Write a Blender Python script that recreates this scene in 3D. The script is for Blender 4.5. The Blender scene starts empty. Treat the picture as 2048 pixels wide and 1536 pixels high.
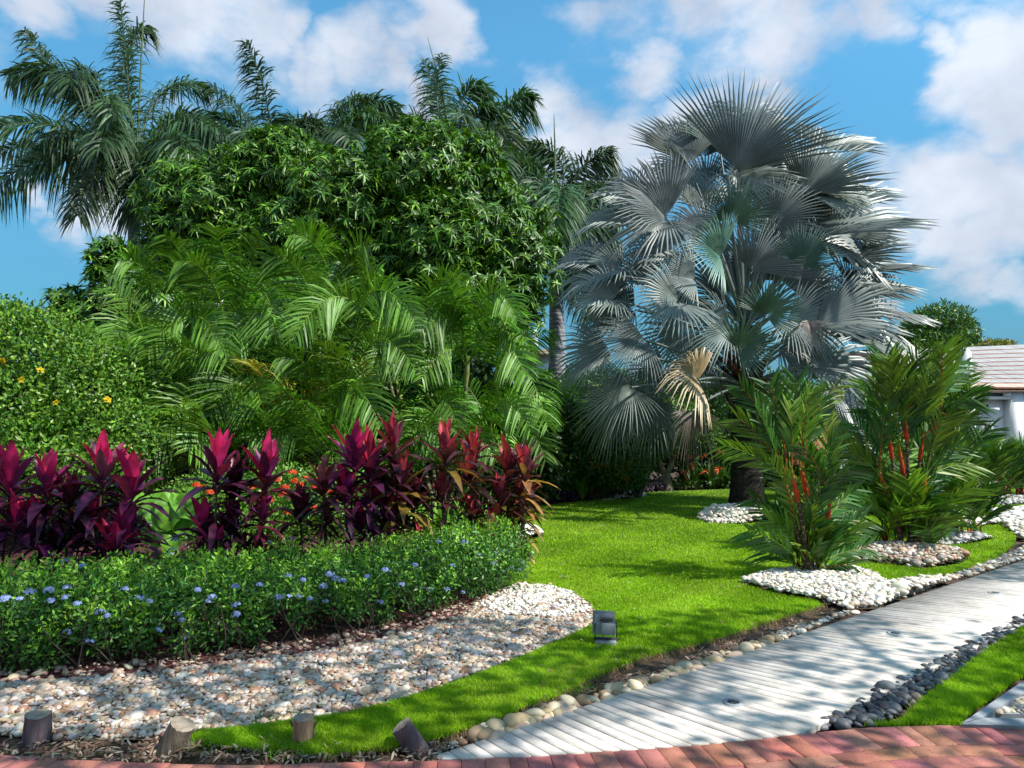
import bpy, math, random
import numpy as np
from mathutils import Vector
rng = np.random.default_rng(11); random.seed(11)
sc = bpy.context.scene
# ------------------------------------------------------------------ camera
F = 1420.0; H = 1.6; PITCH = math.atan((850-768)/F)
cd = bpy.data.cameras.new('camera'); cam = bpy.data.objects.new('camera', cd); sc.collection.objects.link(cam)
cam.location = (0, 0, H); cam.rotation_euler = (math.radians(90)+PITCH, 0, 0)
cd.sensor_width = 36; cd.lens = F/2048*36; cd.clip_start = .05; cd.clip_end = 3000
sc.camera = cam
# ------------------------------------------------------------------ light
EL, AZ = math.radians(50), math.radians(-21)          # azimuth from +X towards the camera side
SUN = Vector((math.cos(EL)*math.cos(AZ), math.cos(EL)*math.sin(AZ), math.sin(EL)))
sd = bpy.data.lights.new('sun', 'SUN'); sun = bpy.data.objects.new('sun', sd); sc.collection.objects.link(sun)
sd.energy = 4.4; sd.angle = math.radians(.53); sd.color = (1, .95, .87)
sun.rotation_euler = SUN.to_track_quat('Z', 'Y').to_euler()
sc.view_settings.view_transform = 'Standard'; sc.view_settings.look = 'None'
sc.view_settings.exposure = .5; sc.view_settings.gamma = 1
w = bpy.data.worlds.new('World'); sc.world = w; w.use_nodes = True
nt = w.node_tree; N = nt.nodes; L = nt.links; N.clear()

def nn(nodes, typ, **kw):
    n = nodes.new(typ)
    for k, v in kw.items():
        if k.startswith('i_'):
            n.inputs[int(k[2:])].default_value = v
        else: setattr(n, k, v)
    return n

def pray(px, py):
    v = (768-py)/F; c, s = math.cos(PITCH), math.sin(PITCH)
    return Vector(((px-1024)/F, c - s*v, s + c*v))
def G(px, py, z=0.0):
    d = pray(px, py); t = (z-H)/d.z; return Vector((d.x*t, d.y*t, z))
def at(px, py, Y):
    d = pray(px, py); t = Y/d.y; return Vector((d.x*t, Y, H+d.z*t))
def mpp(Y): return Y/F              # metres per photo pixel at depth Y

sky = nn(N, 'ShaderNodeTexSky', sky_type='NISHITA', sun_disc=False, sun_elevation=EL, altitude=50, air_density=1.0, dust_density=.5, ozone_density=2.0)
sky.sun_rotation = math.radians(90) - AZ
tc = nn(N, 'ShaderNodeTexCoord')
nz = nn(N, 'ShaderNodeTexNoise'); nz.inputs['Scale'].default_value = 6.5; nz.inputs['Detail'].default_value = 9; nz.inputs['Roughness'].default_value = .58
mpn = nn(N, 'ShaderNodeMapping'); mpn.inputs['Scale'].default_value = (1, 1, 1.7)
L.new(tc.outputs['Generated'], mpn.inputs[0]); L.new(mpn.outputs[0], nz.inputs['Vector'])
nw = nn(N, 'ShaderNodeTexNoise'); nw.inputs['Scale'].default_value = 5.5; nw.inputs['Detail'].default_value = 6; nw.inputs['Roughness'].default_value = .55; L.new(mpn.outputs[0], nw.inputs['Vector'])
w1 = nn(N, 'ShaderNodeVectorMath', operation='MULTIPLY_ADD'); w1.inputs[1].default_value = (.22, .22, .13); w1.inputs[2].default_value = (-.11, -.11, -.065); L.new(nw.outputs['Color'], w1.inputs[0])
w2 = nn(N, 'ShaderNodeVectorMath', operation='ADD'); L.new(w1.outputs[0], w2.inputs[0]); L.new(tc.outputs['Generated'], w2.inputs[1])
def clouds(lst):
    prev = None
    for it in lst:
        if len(it) == 4: d = Vector(it[:3]).normalized(); r = it[3]*F
        else: d = pray(it[0], it[1]).normalized(); r = it[2]
        vd = nn(N, 'ShaderNodeVectorMath', operation='DISTANCE'); vd.inputs[1].default_value = d
        L.new(w2.outputs[0], vd.inputs[0])
        mr = nn(N, 'ShaderNodeMapRange', interpolation_type='SMOOTHSTEP'); R = r/F
        mr.inputs[1].default_value = R*1.6; mr.inputs[2].default_value = R*.15; L.new(vd.outputs['Value'], mr.inputs[0])
        if prev is None: prev = mr.outputs[0]
        else:
            mx = nn(N, 'ShaderNodeMath', operation='MAXIMUM'); L.new(prev, mx.inputs[0]); L.new(mr.outputs[0], mx.inputs[1]); prev = mx.outputs[0]
    return prev
CL = [(330,0,110),(430,20,110),(520,40,100),(240,-40,90),(80,-10,60),(590,70,55),(860,20,85),(920,60,70),(965,100,50),(720,110,80),(640,170,85),(780,130,60),(590,140,50),
 (170,410,90),(110,440,60),(220,440,55),(0,400,35),(1130,220,85),(1190,270,110),(1290,280,110),(1100,320,80),(810,215,60),(1380,230,70),(1210,380,110),(1290,140,60),(1340,310,90),
 (1400,0,110),(1500,30,90),(1240,0,90),(1610,0,90),(1190,50,45),(1760,0,70),(1680,20,60),(1950,130,100),(2020,210,80),(2060,80,110),(1850,80,45),(1980,20,60),(1870,160,50),
 (1820,370,75),(1900,380,100),(2020,420,110),(1840,450,80),(1960,550,60),(2040,560,60),(1770,340,55),(1920,480,90),(1720,420,80),(1620,330,60),(1490,120,45),(1480,250,60),
 (-300,200,200),(2400,300,220),(2500,-200,260),(500,-400,240),(1300,-500,260),(1900,-350,200),(100,-900,300),(0,-.6,.8,.6),(-.8,-.3,.5,.45),(.2,-1,.25,.5)]  # direction entries are unseen clouds behind the camera, added to whiten the ambient light
fld = clouds(CL)
ad = nn(N, 'ShaderNodeMath', operation='MULTIPLY_ADD'); L.new(nz.outputs['Fac'], ad.inputs[0]); ad.inputs[1].default_value = 2.2; ad.inputs[2].default_value = -1.15
sm = nn(N, 'ShaderNodeMath', operation='ADD'); L.new(ad.outputs[0], sm.inputs[0]); L.new(fld, sm.inputs[1])
cm = nn(N, 'ShaderNodeMapRange', interpolation_type='SMOOTHSTEP'); cm.inputs[1].default_value = .12; cm.inputs[2].default_value = 1.05; L.new(sm.outputs[0], cm.inputs[0])
cl2 = nn(N, 'ShaderNodeMath', operation='MULTIPLY'); cl2.inputs[1].default_value = .92; L.new(cm.outputs[0], cl2.inputs[0])
nz2 = nn(N, 'ShaderNodeTexNoise'); nz2.inputs['Scale'].default_value = 7; nz2.inputs['Detail'].default_value = 5; L.new(tc.outputs['Generated'], nz2.inputs['Vector'])
cr = nn(N, 'ShaderNodeValToRGB'); cr.color_ramp.elements[0].position = .35; cr.color_ramp.elements[0].color = (.40, .44, .53, 1)
cr.color_ramp.elements[1].position = .65; cr.color_ramp.elements[1].color = (.64, .68, .75, 1); L.new(nz2.outputs['Fac'], cr.inputs[0])
tint = nn(N, 'ShaderNodeMix', data_type='RGBA', blend_type='MULTIPLY'); tint.inputs[0].default_value = 1; tint.inputs[7].default_value = (.052, .088, .098, 1)
L.new(sky.outputs[0], tint.inputs[6])
sx = nn(N, 'ShaderNodeSeparateXYZ'); L.new(tc.outputs['Generated'], sx.inputs[0])
rp = nn(N, 'ShaderNodeValToRGB'); L.new(sx.outputs['Z'], rp.inputs[0]); el = rp.color_ramp.elements; el[0].position = .0; el[0].color = (.017, .031, .05, 1); el[1].position = .48; el[1].color = (.080, .165, .168, 1)
e_ = rp.color_ramp.elements.new(.16); e_.color = (.034, .074, .082, 1)
L.new(rp.outputs[0], tint.inputs[7])
mxs = nn(N, 'ShaderNodeMix', data_type='RGBA'); L.new(cl2.outputs[0], mxs.inputs[0]); L.new(tint.outputs[2], mxs.inputs[6]); L.new(cr.outputs[0], mxs.inputs[7])
bg = nn(N, 'ShaderNodeBackground'); bg.inputs[1].default_value = 1.0; L.new(mxs.outputs[2], bg.inputs[0])
wo = nn(N, 'ShaderNodeOutputWorld'); L.new(bg.outputs[0], wo.inputs[0])
sc.cycles.max_bounces = 6; sc.cycles.diffuse_bounces = 2; sc.cycles.glossy_bounces = 2; sc.cycles.transmission_bounces = 3; sc.cycles.transparent_max_bounces = 4
sc.cycles.caustics_reflective = False; sc.cycles.caustics_refractive = False; sc.cycles.sample_clamp_indirect = 4

# ------------------------------------------------------------------ materials
def newmat(name):
    m = bpy.data.materials.new(name); m.use_nodes = True; t = m.node_tree; t.nodes.clear()
    o = t.nodes.new('ShaderNodeOutputMaterial'); p = t.nodes.new('ShaderNodeBsdfPrincipled'); t.links.new(p.outputs[0], o.inputs[0])
    return m, t.nodes, t.links, p, o
def leafmat(name, rough=.42, trans=.28, spec=.45, noise=.25, scale=9, tm=1.5):
    m, n, l, p, o = newmat(name)
    a = nn(n, 'ShaderNodeAttribute', attribute_name='tint')
    tcc = nn(n, 'ShaderNodeTexCoord'); z = nn(n, 'ShaderNodeTexNoise'); z.inputs['Scale'].default_value = scale; z.inputs['Detail'].default_value = 3
    l.new(tcc.outputs['Object'], z.inputs['Vector'])
    mr = nn(n, 'ShaderNodeMapRange'); mr.inputs[1].default_value = .3; mr.inputs[2].default_value = .7; mr.inputs[3].default_value = 1-noise; mr.inputs[4].default_value = 1+noise
    l.new(z.outputs['Fac'], mr.inputs[0])
    vm = nn(n, 'ShaderNodeVectorMath', operation='SCALE'); l.new(a.outputs['Color'], vm.inputs[0]); l.new(mr.outputs[0], vm.inputs['Scale'])
    l.new(vm.outputs[0], p.inputs['Base Color']); p.inputs['Roughness'].default_value = rough; p.inputs['Specular IOR Level'].default_value = spec
    if trans > 0:
        tr = nn(n, 'ShaderNodeBsdfTranslucent'); v2 = nn(n, 'ShaderNodeVectorMath', operation='MULTIPLY'); v2.inputs[1].default_value = (tm*1.1, tm*1.15, tm*.5)
        l.new(vm.outputs[0], v2.inputs[0]); l.new(v2.outputs[0], tr.inputs[0])
        ms = nn(n, 'ShaderNodeMixShader'); ms.inputs[0].default_value = trans; l.new(p.outputs[0], ms.inputs[1]); l.new(tr.outputs[0], ms.inputs[2]); l.new(ms.outputs[0], o.inputs[0])
    return m
def solid(name, c1, c2, rough=.8, scale=8, bump=.3, bscale=40, spec=.3, detail=6, stretch=(1, 1, 1), dist=.02, lo=.35, hi=.65):
    m, n, l, p, o = newmat(name)
    tcc = nn(n, 'ShaderNodeTexCoord'); mp = nn(n, 'ShaderNodeMapping'); mp.inputs['Scale'].default_value = stretch; l.new(tcc.outputs['Object'], mp.inputs[0])
    z = nn(n, 'ShaderNodeTexNoise'); z.inputs['Scale'].default_value = scale; z.inputs['Detail'].default_value = detail; l.new(mp.outputs[0], z.inputs['Vector'])
    r = nn(n, 'ShaderNodeValToRGB'); r.color_ramp.elements[0].color = (*c1, 1); r.color_ramp.elements[1].color = (*c2, 1)
    r.color_ramp.elements[0].position = lo; r.color_ramp.elements[1].position = hi
    l.new(z.outputs['Fac'], r.inputs[0]); l.new(r.outputs[0], p.inputs['Base Color'])
    p.inputs['Roughness'].default_value = rough; p.inputs['Specular IOR Level'].default_value = spec
    if bump > 0:
        z2 = nn(n, 'ShaderNodeTexNoise'); z2.inputs['Scale'].default_value = bscale; z2.inputs['Detail'].default_value = 5; l.new(mp.outputs[0], z2.inputs['Vector'])
        b = nn(n, 'ShaderNodeBump'); b.inputs['Strength'].default_value = bump; b.inputs['Distance'].default_value = dist
        l.new(z2.outputs['Fac'], b.inputs['Height']); l.new(b.outputs[0], p.inputs['Normal'])
    return m
def tintmat(name, rough=.6, spec=.4, scale=60, amt=.2, bump=.2):
    m, n, l, p, o = newmat(name)
    a = nn(n, 'ShaderNodeAttribute', attribute_name='tint'); tcc = nn(n, 'ShaderNodeTexCoord')
    z = nn(n, 'ShaderNodeTexNoise'); z.inputs['Scale'].default_value = scale; z.inputs['Detail'].default_value = 4; l.new(tcc.outputs['Object'], z.inputs['Vector'])
    mr = nn(n, 'ShaderNodeMapRange'); mr.inputs[1].default_value = .3; mr.inputs[2].default_value = .7; mr.inputs[3].default_value = 1-amt; mr.inputs[4].default_value = 1+amt; l.new(z.outputs['Fac'], mr.inputs[0])
    vm = nn(n, 'ShaderNodeVectorMath', operation='SCALE'); l.new(a.outputs['Color'], vm.inputs[0]); l.new(mr.outputs[0], vm.inputs['Scale']); l.new(vm.outputs[0], p.inputs['Base Color'])
    p.inputs['Roughness'].default_value = rough; p.inputs['Specular IOR Level'].default_value = spec
    b = nn(n, 'ShaderNodeBump'); b.inputs['Strength'].default_value = bump; b.inputs['Distance'].default_value = .004; l.new(z.outputs['Fac'], b.inputs['Height']); l.new(b.outputs[0], p.inputs['Normal'])
    return m
M_LEAF = leafmat('leaf', trans=.18)
M_GLOSS = leafmat('glossy_leaf', rough=.42, trans=.14, spec=.45)
M_FROND = leafmat('frond', rough=.46, trans=.17, spec=.42, noise=.2)
M_SILVER = leafmat('silver_frond', rough=.4, trans=.10, spec=.5, noise=.18, scale=2.5, tm=1.0)
M_CORD = leafmat('cordyline_leaf', rough=.38, trans=.25, spec=.42, noise=.3, scale=14, tm=1.2)
M_GRASS = leafmat('grass_blade', rough=.5, trans=.35, spec=.25, noise=.15, scale=2, tm=1.4)
M_PETAL = leafmat('petal', rough=.6, trans=.3, spec=.2, noise=.08, scale=30, tm=1.0)
M_STONE = tintmat('stone', rough=.55)
M_BARK = solid('bark', (.05, .038, .028), (.13, .10, .075), .9, 6, .8, 25, stretch=(1, 1, .4))
M_DBARK = solid('dark_palm_bark', (.012, .009, .007), (.05, .04, .032), .9, 7, 1.0, 22, stretch=(1, 1, 2.2), dist=.05)
M_WOOD = solid('old_wood', (.10, .075, .055), (.24, .19, .14), .85, 10, .7, 60, stretch=(3, 3, .35), dist=.01)
M_WOODTOP = solid('cut_wood', (.22, .18, .14), (.36, .30, .23), .85, 30, .3, 80)
M_SOIL = solid('soil', (.045, .028, .018), (.13, .085, .055), .95, 14, .9, 60, dist=.02)
M_MULCH = solid('mulch', (.05, .016, .018), (.14, .055, .05), .95, 25, .9, 70, dist=.02)
M_TURF = solid('turf', (.035, .075, .012), (.09, .17, .025), .95, 30, .6, 120, dist=.01)
M_WHITE = solid('white_render', (.74, .75, .77), (.80, .81, .83), .8, 3, .1, 60)
M_CONC = solid('concrete', (.25, .27, .29), (.40, .42, .44), .85, 7, .3, 90, dist=.004)
M_DARKM = solid('dark_glass', (.012, .012, .016), (.03, .028, .035), .2, 3, 0, spec=.6)
M_LAMP = solid('painted_metal', (.17, .185, .20), (.22, .24, .255), .45, 20, .1, 80, spec=.5, dist=.002)
M_LAMPD = solid('dark_metal', (.03, .032, .036), (.06, .062, .066), .5, 20, .1, 80, spec=.5, dist=.002)

# boards of the boardwalk: pale weathered, per-board tint attribute
def boardmat():
    m, n, l, p, o = newmat('weathered_board')
    a = nn(n, 'ShaderNodeAttribute', attribute_name='tint'); tcc = nn(n, 'ShaderNodeTexCoord')
    mp = nn(n, 'ShaderNodeMapping'); mp.inputs['Scale'].default_value = (18, 30, 18); mp.inputs['Rotation'].default_value = (0, 0, math.radians(40)); l.new(tcc.outputs['Object'], mp.inputs[0])
    z = nn(n, 'ShaderNodeTexNoise'); z.inputs['Scale'].default_value = 1; z.inputs['Detail'].default_value = 6; l.new(mp.outputs[0], z.inputs['Vector'])
    z2 = nn(n, 'ShaderNodeTexNoise'); z2.inputs['Scale'].default_value = 3.2; z2.inputs['Detail'].default_value = 7; z2.inputs['Roughness'].default_value = .7; l.new(tcc.outputs['Object'], z2.inputs['Vector'])
    m1 = nn(n, 'ShaderNodeMapRange'); m1.inputs[1].default_value = .3; m1.inputs[2].default_value = .7; m1.inputs[3].default_value = .9; m1.inputs[4].default_value = 1.08; l.new(z.outputs['Fac'], m1.inputs[0])
    m2 = nn(n, 'ShaderNodeMapRange'); m2.inputs[1].default_value = .35; m2.inputs[2].default_value = .62; m2.inputs[3].default_value = .66; m2.inputs[4].default_value = 1.05; l.new(z2.outputs['Fac'], m2.inputs[0])
    mu = nn(n, 'ShaderNodeMath', operation='MULTIPLY'); l.new(m1.outputs[0], mu.inputs[0]); l.new(m2.outputs[0], mu.inputs[1])
    vm = nn(n, 'ShaderNodeVectorMath', operation='SCALE'); l.new(a.outputs['Color'], vm.inputs[0]); l.new(mu.outputs[0], vm.inputs['Scale']); l.new(vm.outputs[0], p.inputs['Base Color'])
    p.inputs['Roughness'].default_value = .75
    b = nn(n, 'ShaderNodeBump'); b.inputs['Strength'].default_value = .25; b.inputs['Distance'].default_value = .003; l.new(z.outputs['Fac'], b.inputs['Height']); l.new(b.outputs[0], p.inputs['Normal'])
    return m
M_BOARD = boardmat()
def brickmat():
    m, n, l, p, o = newmat('brick')
    a = nn(n, 'ShaderNodeAttribute', attribute_name='tint'); tcc = nn(n, 'ShaderNodeTexCoord')
    z = nn(n, 'ShaderNodeTexNoise'); z.inputs['Scale'].default_value = 9; z.inputs['Detail'].default_value = 8; l.new(tcc.outputs['Object'], z.inputs['Vector'])
    m1 = nn(n, 'ShaderNodeMapRange'); m1.inputs[1].default_value = .3; m1.inputs[2].default_value = .7; m1.inputs[3].default_value = .75; m1.inputs[4].default_value = 1.15; l.new(z.outputs['Fac'], m1.inputs[0])
    v = nn(n, 'ShaderNodeTexVoronoi', feature='F1'); v.inputs['Scale'].default_value = 75; l.new(tcc.outputs['Object'], v.inputs['Vector'])
    # pits: small dark holes in some of the cells
    sep = nn(n, 'ShaderNodeSeparateColor'); l.new(v.outputs['Color'], sep.inputs[0])
    gt = nn(n, 'ShaderNodeMath', operation='GREATER_THAN'); gt.inputs[1].default_value = .72; l.new(sep.outputs[0], gt.inputs[0])
    lt = nn(n, 'ShaderNodeMath', operation='LESS_THAN'); lt.inputs[1].default_value = .27; l.new(v.outputs['Distance'], lt.inputs[0])
    pit = nn(n, 'ShaderNodeMath', operation='MULTIPLY'); l.new(gt.outputs[0], pit.inputs[0]); l.new(lt.outputs[0], pit.inputs[1])
    inv = nn(n, 'ShaderNodeMath', operation='MULTIPLY_ADD'); inv.inputs[1].default_value = -.7; inv.inputs[2].default_value = 1; l.new(pit.outputs[0], inv.inputs[0])
    mu = nn(n, 'ShaderNodeMath', operation='MULTIPLY'); l.new(m1.outputs[0], mu.inputs[0]); l.new(inv.outputs[0], mu.inputs[1])
    vm = nn(n, 'ShaderNodeVectorMath', operation='SCALE'); l.new(a.outputs['Color'], vm.inputs[0]); l.new(mu.outputs[0], vm.inputs['Scale']); l.new(vm.outputs[0], p.inputs['Base Color'])
    p.inputs['Roughness'].default_value = .8
    b = nn(n, 'ShaderNodeBump'); b.inputs['Strength'].default_value = .6; b.inputs['Distance'].default_value = .004; l.new(mu.outputs[0], b.inputs['Height']); l.new(b.outputs[0], p.inputs['Normal'])
    return m
M_BRICK = brickmat()
def ringbark(name, c1, c2, ring, per=9.0):
    m, n, l, p, o = newmat(name)
    tcc = nn(n, 'ShaderNodeTexCoord'); wv = nn(n, 'ShaderNodeTexWave', wave_type='BANDS', bands_direction='Z'); wv.inputs['Scale'].default_value = per; wv.inputs['Distortion'].default_value = 1.2; wv.inputs['Detail'].default_value = 2
    l.new(tcc.outputs['Object'], wv.inputs['Vector'])
    z = nn(n, 'ShaderNodeTexNoise'); z.inputs['Scale'].default_value = 5; z.inputs['Detail'].default_value = 6; l.new(tcc.outputs['Object'], z.inputs['Vector'])
    r = nn(n, 'ShaderNodeValToRGB'); r.color_ramp.elements[0].color = (*c1, 1); r.color_ramp.elements[1].color = (*c2, 1); r.color_ramp.elements[0].position = .35; r.color_ramp.elements[1].position = .65; l.new(z.outputs['Fac'], r.inputs[0])
    r2 = nn(n, 'ShaderNodeValToRGB'); r2.color_ramp.elements[0].position = .0; r2.color_ramp.elements[0].color = (1, 1, 1, 1); r2.color_ramp.elements[1].position = .18; r2.color_ramp.elements[1].color = (0, 0, 0, 1); l.new(wv.outputs['Fac'], r2.inputs[0])
    mx = nn(n, 'ShaderNodeMix', data_type='RGBA'); l.new(r2.outputs[0], mx.inputs[0]); l.new(r.outputs[0], mx.inputs[6]); mx.inputs[7].default_value = (*ring, 1); l.new(mx.outputs[2], p.inputs['Base Color'])
    p.inputs['Roughness'].default_value = .75
    b = nn(n, 'ShaderNodeBump'); b.inputs['Strength'].default_value = .5; b.inputs['Distance'].default_value = .01; l.new(wv.outputs['Fac'], b.inputs['Height']); l.new(b.outputs[0], p.inputs['Normal'])
    return m
M_ROYAL = ringbark('royal_trunk', (.22, .22, .24), (.36, .36, .38), (.10, .10, .11), 2.4)
M_CANE = ringbark('palm_cane', (.07, .06, .03), (.16, .17, .08), (.30, .28, .18), 2.2)
M_RCANE = ringbark('red_palm_cane', (.045, .02, .015), (.11, .05, .035), (.20, .15, .10), 5)

# ------------------------------------------------------------------ object helpers
ORG = {}
C = sc.collection
def thing(name, label, cat, loc=(0, 0, 0), group=None, kind=None):
    o = bpy.data.objects.new(name, None); C.objects.link(o); o.location = loc; o.empty_display_size = .1
    o['label'] = label; o['category'] = cat
    if group: o['group'] = group
    if kind: o['kind'] = kind
    ORG[o] = Vector(loc); return o
def tag(o, label=None, cat=None, group=None, kind=None):
    if label: o['label'] = label
    if cat: o['category'] = cat
    if group: o['group'] = group
    if kind: o['kind'] = kind
    return o
class B:
    def __init__(s): s.v = []; s.f = {}; s.c = []; s.n = 0
    def add(s, V, Fc, col=(.5, .5, .5)):
        V = np.asarray(V, float).reshape(-1, 3); Fc = np.asarray(Fc, int); k = Fc.shape[-1]
        s.f.setdefault(k, []).append(Fc.reshape(-1, k)+s.n)
        c = np.empty((len(V), 3)); c[:] = np.asarray(col, float); s.c.append(c); s.v.append(V); s.n += len(V)
    def quad(s, a, b, c, d, col=(.5, .5, .5)): s.add([a, b, c, d], [[0, 1, 2, 3]], col)
    def box(s, cx, cy, cz, sx, sy, sz, col=(.5, .5, .5), rz=0, rx=0, bev=0):
        v = np.array([(x, y, z) for z in (-.5, .5) for (x, y) in ((-.5, -.5), (.5, -.5), (.5, .5), (-.5, .5))])*(sx, sy, sz)
        f = np.array([(0, 3, 2, 1), (4, 5, 6, 7), (0, 1, 5, 4), (1, 2, 6, 5), (2, 3, 7, 6), (3, 0, 4, 7)])
        a = np.array([[1, 0, 0], [0, math.cos(rx), -math.sin(rx)], [0, math.sin(rx), math.cos(rx)]])
        b = np.array([[math.cos(rz), -math.sin(rz), 0], [math.sin(rz), math.cos(rz), 0], [0, 0, 1]])
        s.add(v@(b@a).T+(cx, cy, cz), f, col)
    def tube(s, P, R, n=8, col=(.5, .5, .5), cap=True):
        P = np.asarray(P, float); m = len(P); T = np.gradient(P, axis=0); T /= np.linalg.norm(T, axis=1)[:, None]+1e-9
        up = np.array([0, 1, .01]) if abs(T[0][1]) < .9 else np.array([1, 0, .01])
        X = np.cross(T, up); X /= np.linalg.norm(X, axis=1)[:, None]+1e-9; Yv = np.cross(T, X)
        a = np.linspace(0, 2*math.pi, n, endpoint=False); R = np.broadcast_to(np.asarray(R, float), (m,))
        V = P[:, None, :]+R[:, None, None]*(np.cos(a)[None, :, None]*X[:, None, :]+np.sin(a)[None, :, None]*Yv[:, None, :])
        i = np.arange(m-1)[:, None]*n; j = np.arange(n)[None, :]; jn = (j+1) % n
        Fc = np.stack([i+j, i+jn, i+n+jn, i+n+j], -1).reshape(-1, 4)
        cc = np.asarray(col, float)
        if cc.ndim == 2: cc = np.repeat(cc, n, axis=0)
        s.add(V.reshape(-1, 3), Fc, cc)
        if cap:
            c2 = cc[-1] if cc.ndim == 2 else cc
            k = s.n; s.add(np.vstack([V[-1], P[-1][None]]), [(q, (q+1) % n, n) for q in range(n)], c2)
    def build(s, name, mat, parent=None, smooth=False, lim=None):
        if not s.v: return None
        V = np.concatenate(s.v); col = np.concatenate(s.c)
        root = Vector((0, 0, 0))
        if parent is not None: root = ORG[parent]
        V = V-np.array(root)
        me = bpy.data.meshes.new(name); me.vertices.add(len(V)); me.vertices.foreach_set('co', V.astype(np.float32).ravel())
        idx = []; st = []; q = 0
        for k, fl in s.f.items():
            a = np.concatenate(fl); idx.append(a.ravel()); st.append(q+np.arange(len(a))*k); q += a.size
        idx = np.concatenate(idx); st = np.concatenate(st)
        me.loops.add(len(idx)); me.loops.foreach_set('vertex_index', idx.astype(np.int32))
        me.polygons.add(len(st)); me.polygons.foreach_set('loop_start', st.astype(np.int32))
        if smooth: me.polygons.foreach_set('use_smooth', np.ones(len(st), bool))
        me.update(calc_edges=True)
        at_ = me.color_attributes.new('tint', 'FLOAT_COLOR', 'POINT')
        at_.data.foreach_set('color', np.hstack([col, np.ones((len(col), 1))]).astype(np.float32).ravel())
        me.materials.append(mat)
        o = bpy.data.objects.new(name, me); C.objects.link(o)
        if parent is not None: o.parent = parent; ORG[o] = root
        else: ORG[o] = Vector((0, 0, 0))
        return o
def nrm(a): return a/(np.linalg.norm(a, axis=-1, keepdims=True)+1e-9)
def var(col, n, a=.2, hue=.08):
    c = np.asarray(col, float); k = 1+a*(rng.random((n, 1))*2-1); h = 1+hue*(rng.random((n, 3))*2-1); return np.clip(c*k*h, 0, 1)
def rdir(n):
    v = rng.normal(size=(n, 3)); return nrm(v)
# ribbon leaves: each a row of stations with folded midrib
PROF = {'lance': ([0, .18, .42, .68, .88, 1], [.18, .45, 1, .85, .4, .02]), 'strap': ([0, .3, .65, 1], [.7, 1, .85, .05]),
        'blade': ([0, .5, 1], [1, .8, .05]), 'oval': ([0, .2, .5, .8, 1], [.1, .8, 1, .65, .05]), 'small': ([0, .5, 1], [.08, 1, .05])}
def ribbons(b, P, D, Nv, Ln, W, droop, col, prof='lance', fold=.25, tipcol=None, wave=0):
    P = np.atleast_2d(P); n = len(P); D = nrm(np.broadcast_to(np.asarray(D, float), (n, 3))); Nv = np.broadcast_to(np.asarray(Nv, float), (n, 3))
    Ln = np.broadcast_to(Ln, (n,)); W = np.broadcast_to(W, (n,)); droop = np.broadcast_to(droop, (n,))
    S = nrm(np.cross(D, Nv)+1e-6); U = np.cross(S, D)
    st, pw = PROF[prof]; m = len(st); V = np.zeros((n, m, 3, 3))
    for i, (s, q) in enumerate(zip(st, pw)):
        c = P+D*(Ln*s)[:, None]; c = c-np.array([0, 0, 1.])*(droop*Ln*s*s)[:, None]
        side = S*(W*q*.5)[:, None]; h = U*(W*q*.5*fold)[:, None]
        wv = U*(W*wave*math.sin(i*2.1))[:, None]
        V[:, i, 0] = c-side+h+wv; V[:, i, 1] = c; V[:, i, 2] = c+side+h-wv
    f = []
    for i in range(m-1):
        a = i*3
        f += [(a, a+1, a+4, a+3), (a+1, a+2, a+5, a+4)]
    Fc = (np.arange(n)[:, None, None]*(m*3)+np.array(f)[None])
    col = np.broadcast_to(np.asarray(col, float), (n, 3)); cc = np.repeat(col[:, None, :], m*3, axis=1).reshape(n, m, 3, 3).copy()
    if tipcol is not None:
        tcn = np.broadcast_to(np.asarray(tipcol, float), (n, 3))
        for i, s in enumerate(st): cc[:, i] = (col*(1-s)+tcn*s)[:, None, :]
    b.add(V.reshape(-1, 3), Fc.reshape(-1, 4), cc.reshape(-1, 3))
def tiny(b, P, D, Nv, Ln, W, col):           # two-triangle leaf
    n = len(P); D = nrm(D); S = nrm(np.cross(D, Nv)+1e-6); U = np.cross(S, D); Ln = np.broadcast_to(Ln, (n,))[:, None]; W = np.broadcast_to(W, (n,))[:, None]
    V = np.stack([P, P+D*Ln*.45+S*W*.5+U*W*.12, P+D*Ln, P+D*Ln*.45-S*W*.5+U*W*.12], 1)
    i = np.arange(n)[:, None]*4
    b.add(V.reshape(-1, 3), np.concatenate([i+[0, 1, 2], i+[0, 2, 3]]), np.repeat(col, 4, axis=0))
def bez(P0, P1, P2, t):
    t = t[:, None]; return (1-t)**2*np.array(P0)+2*t*(1-t)*np.array(P1)+t*t*np.array(P2)
def dbez(P0, P1, P2, t):
    t = t[:, None]; return 2*(1-t)*(np.array(P1)-np.array(P0))+2*t*(np.array(P2)-np.array(P1))
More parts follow.
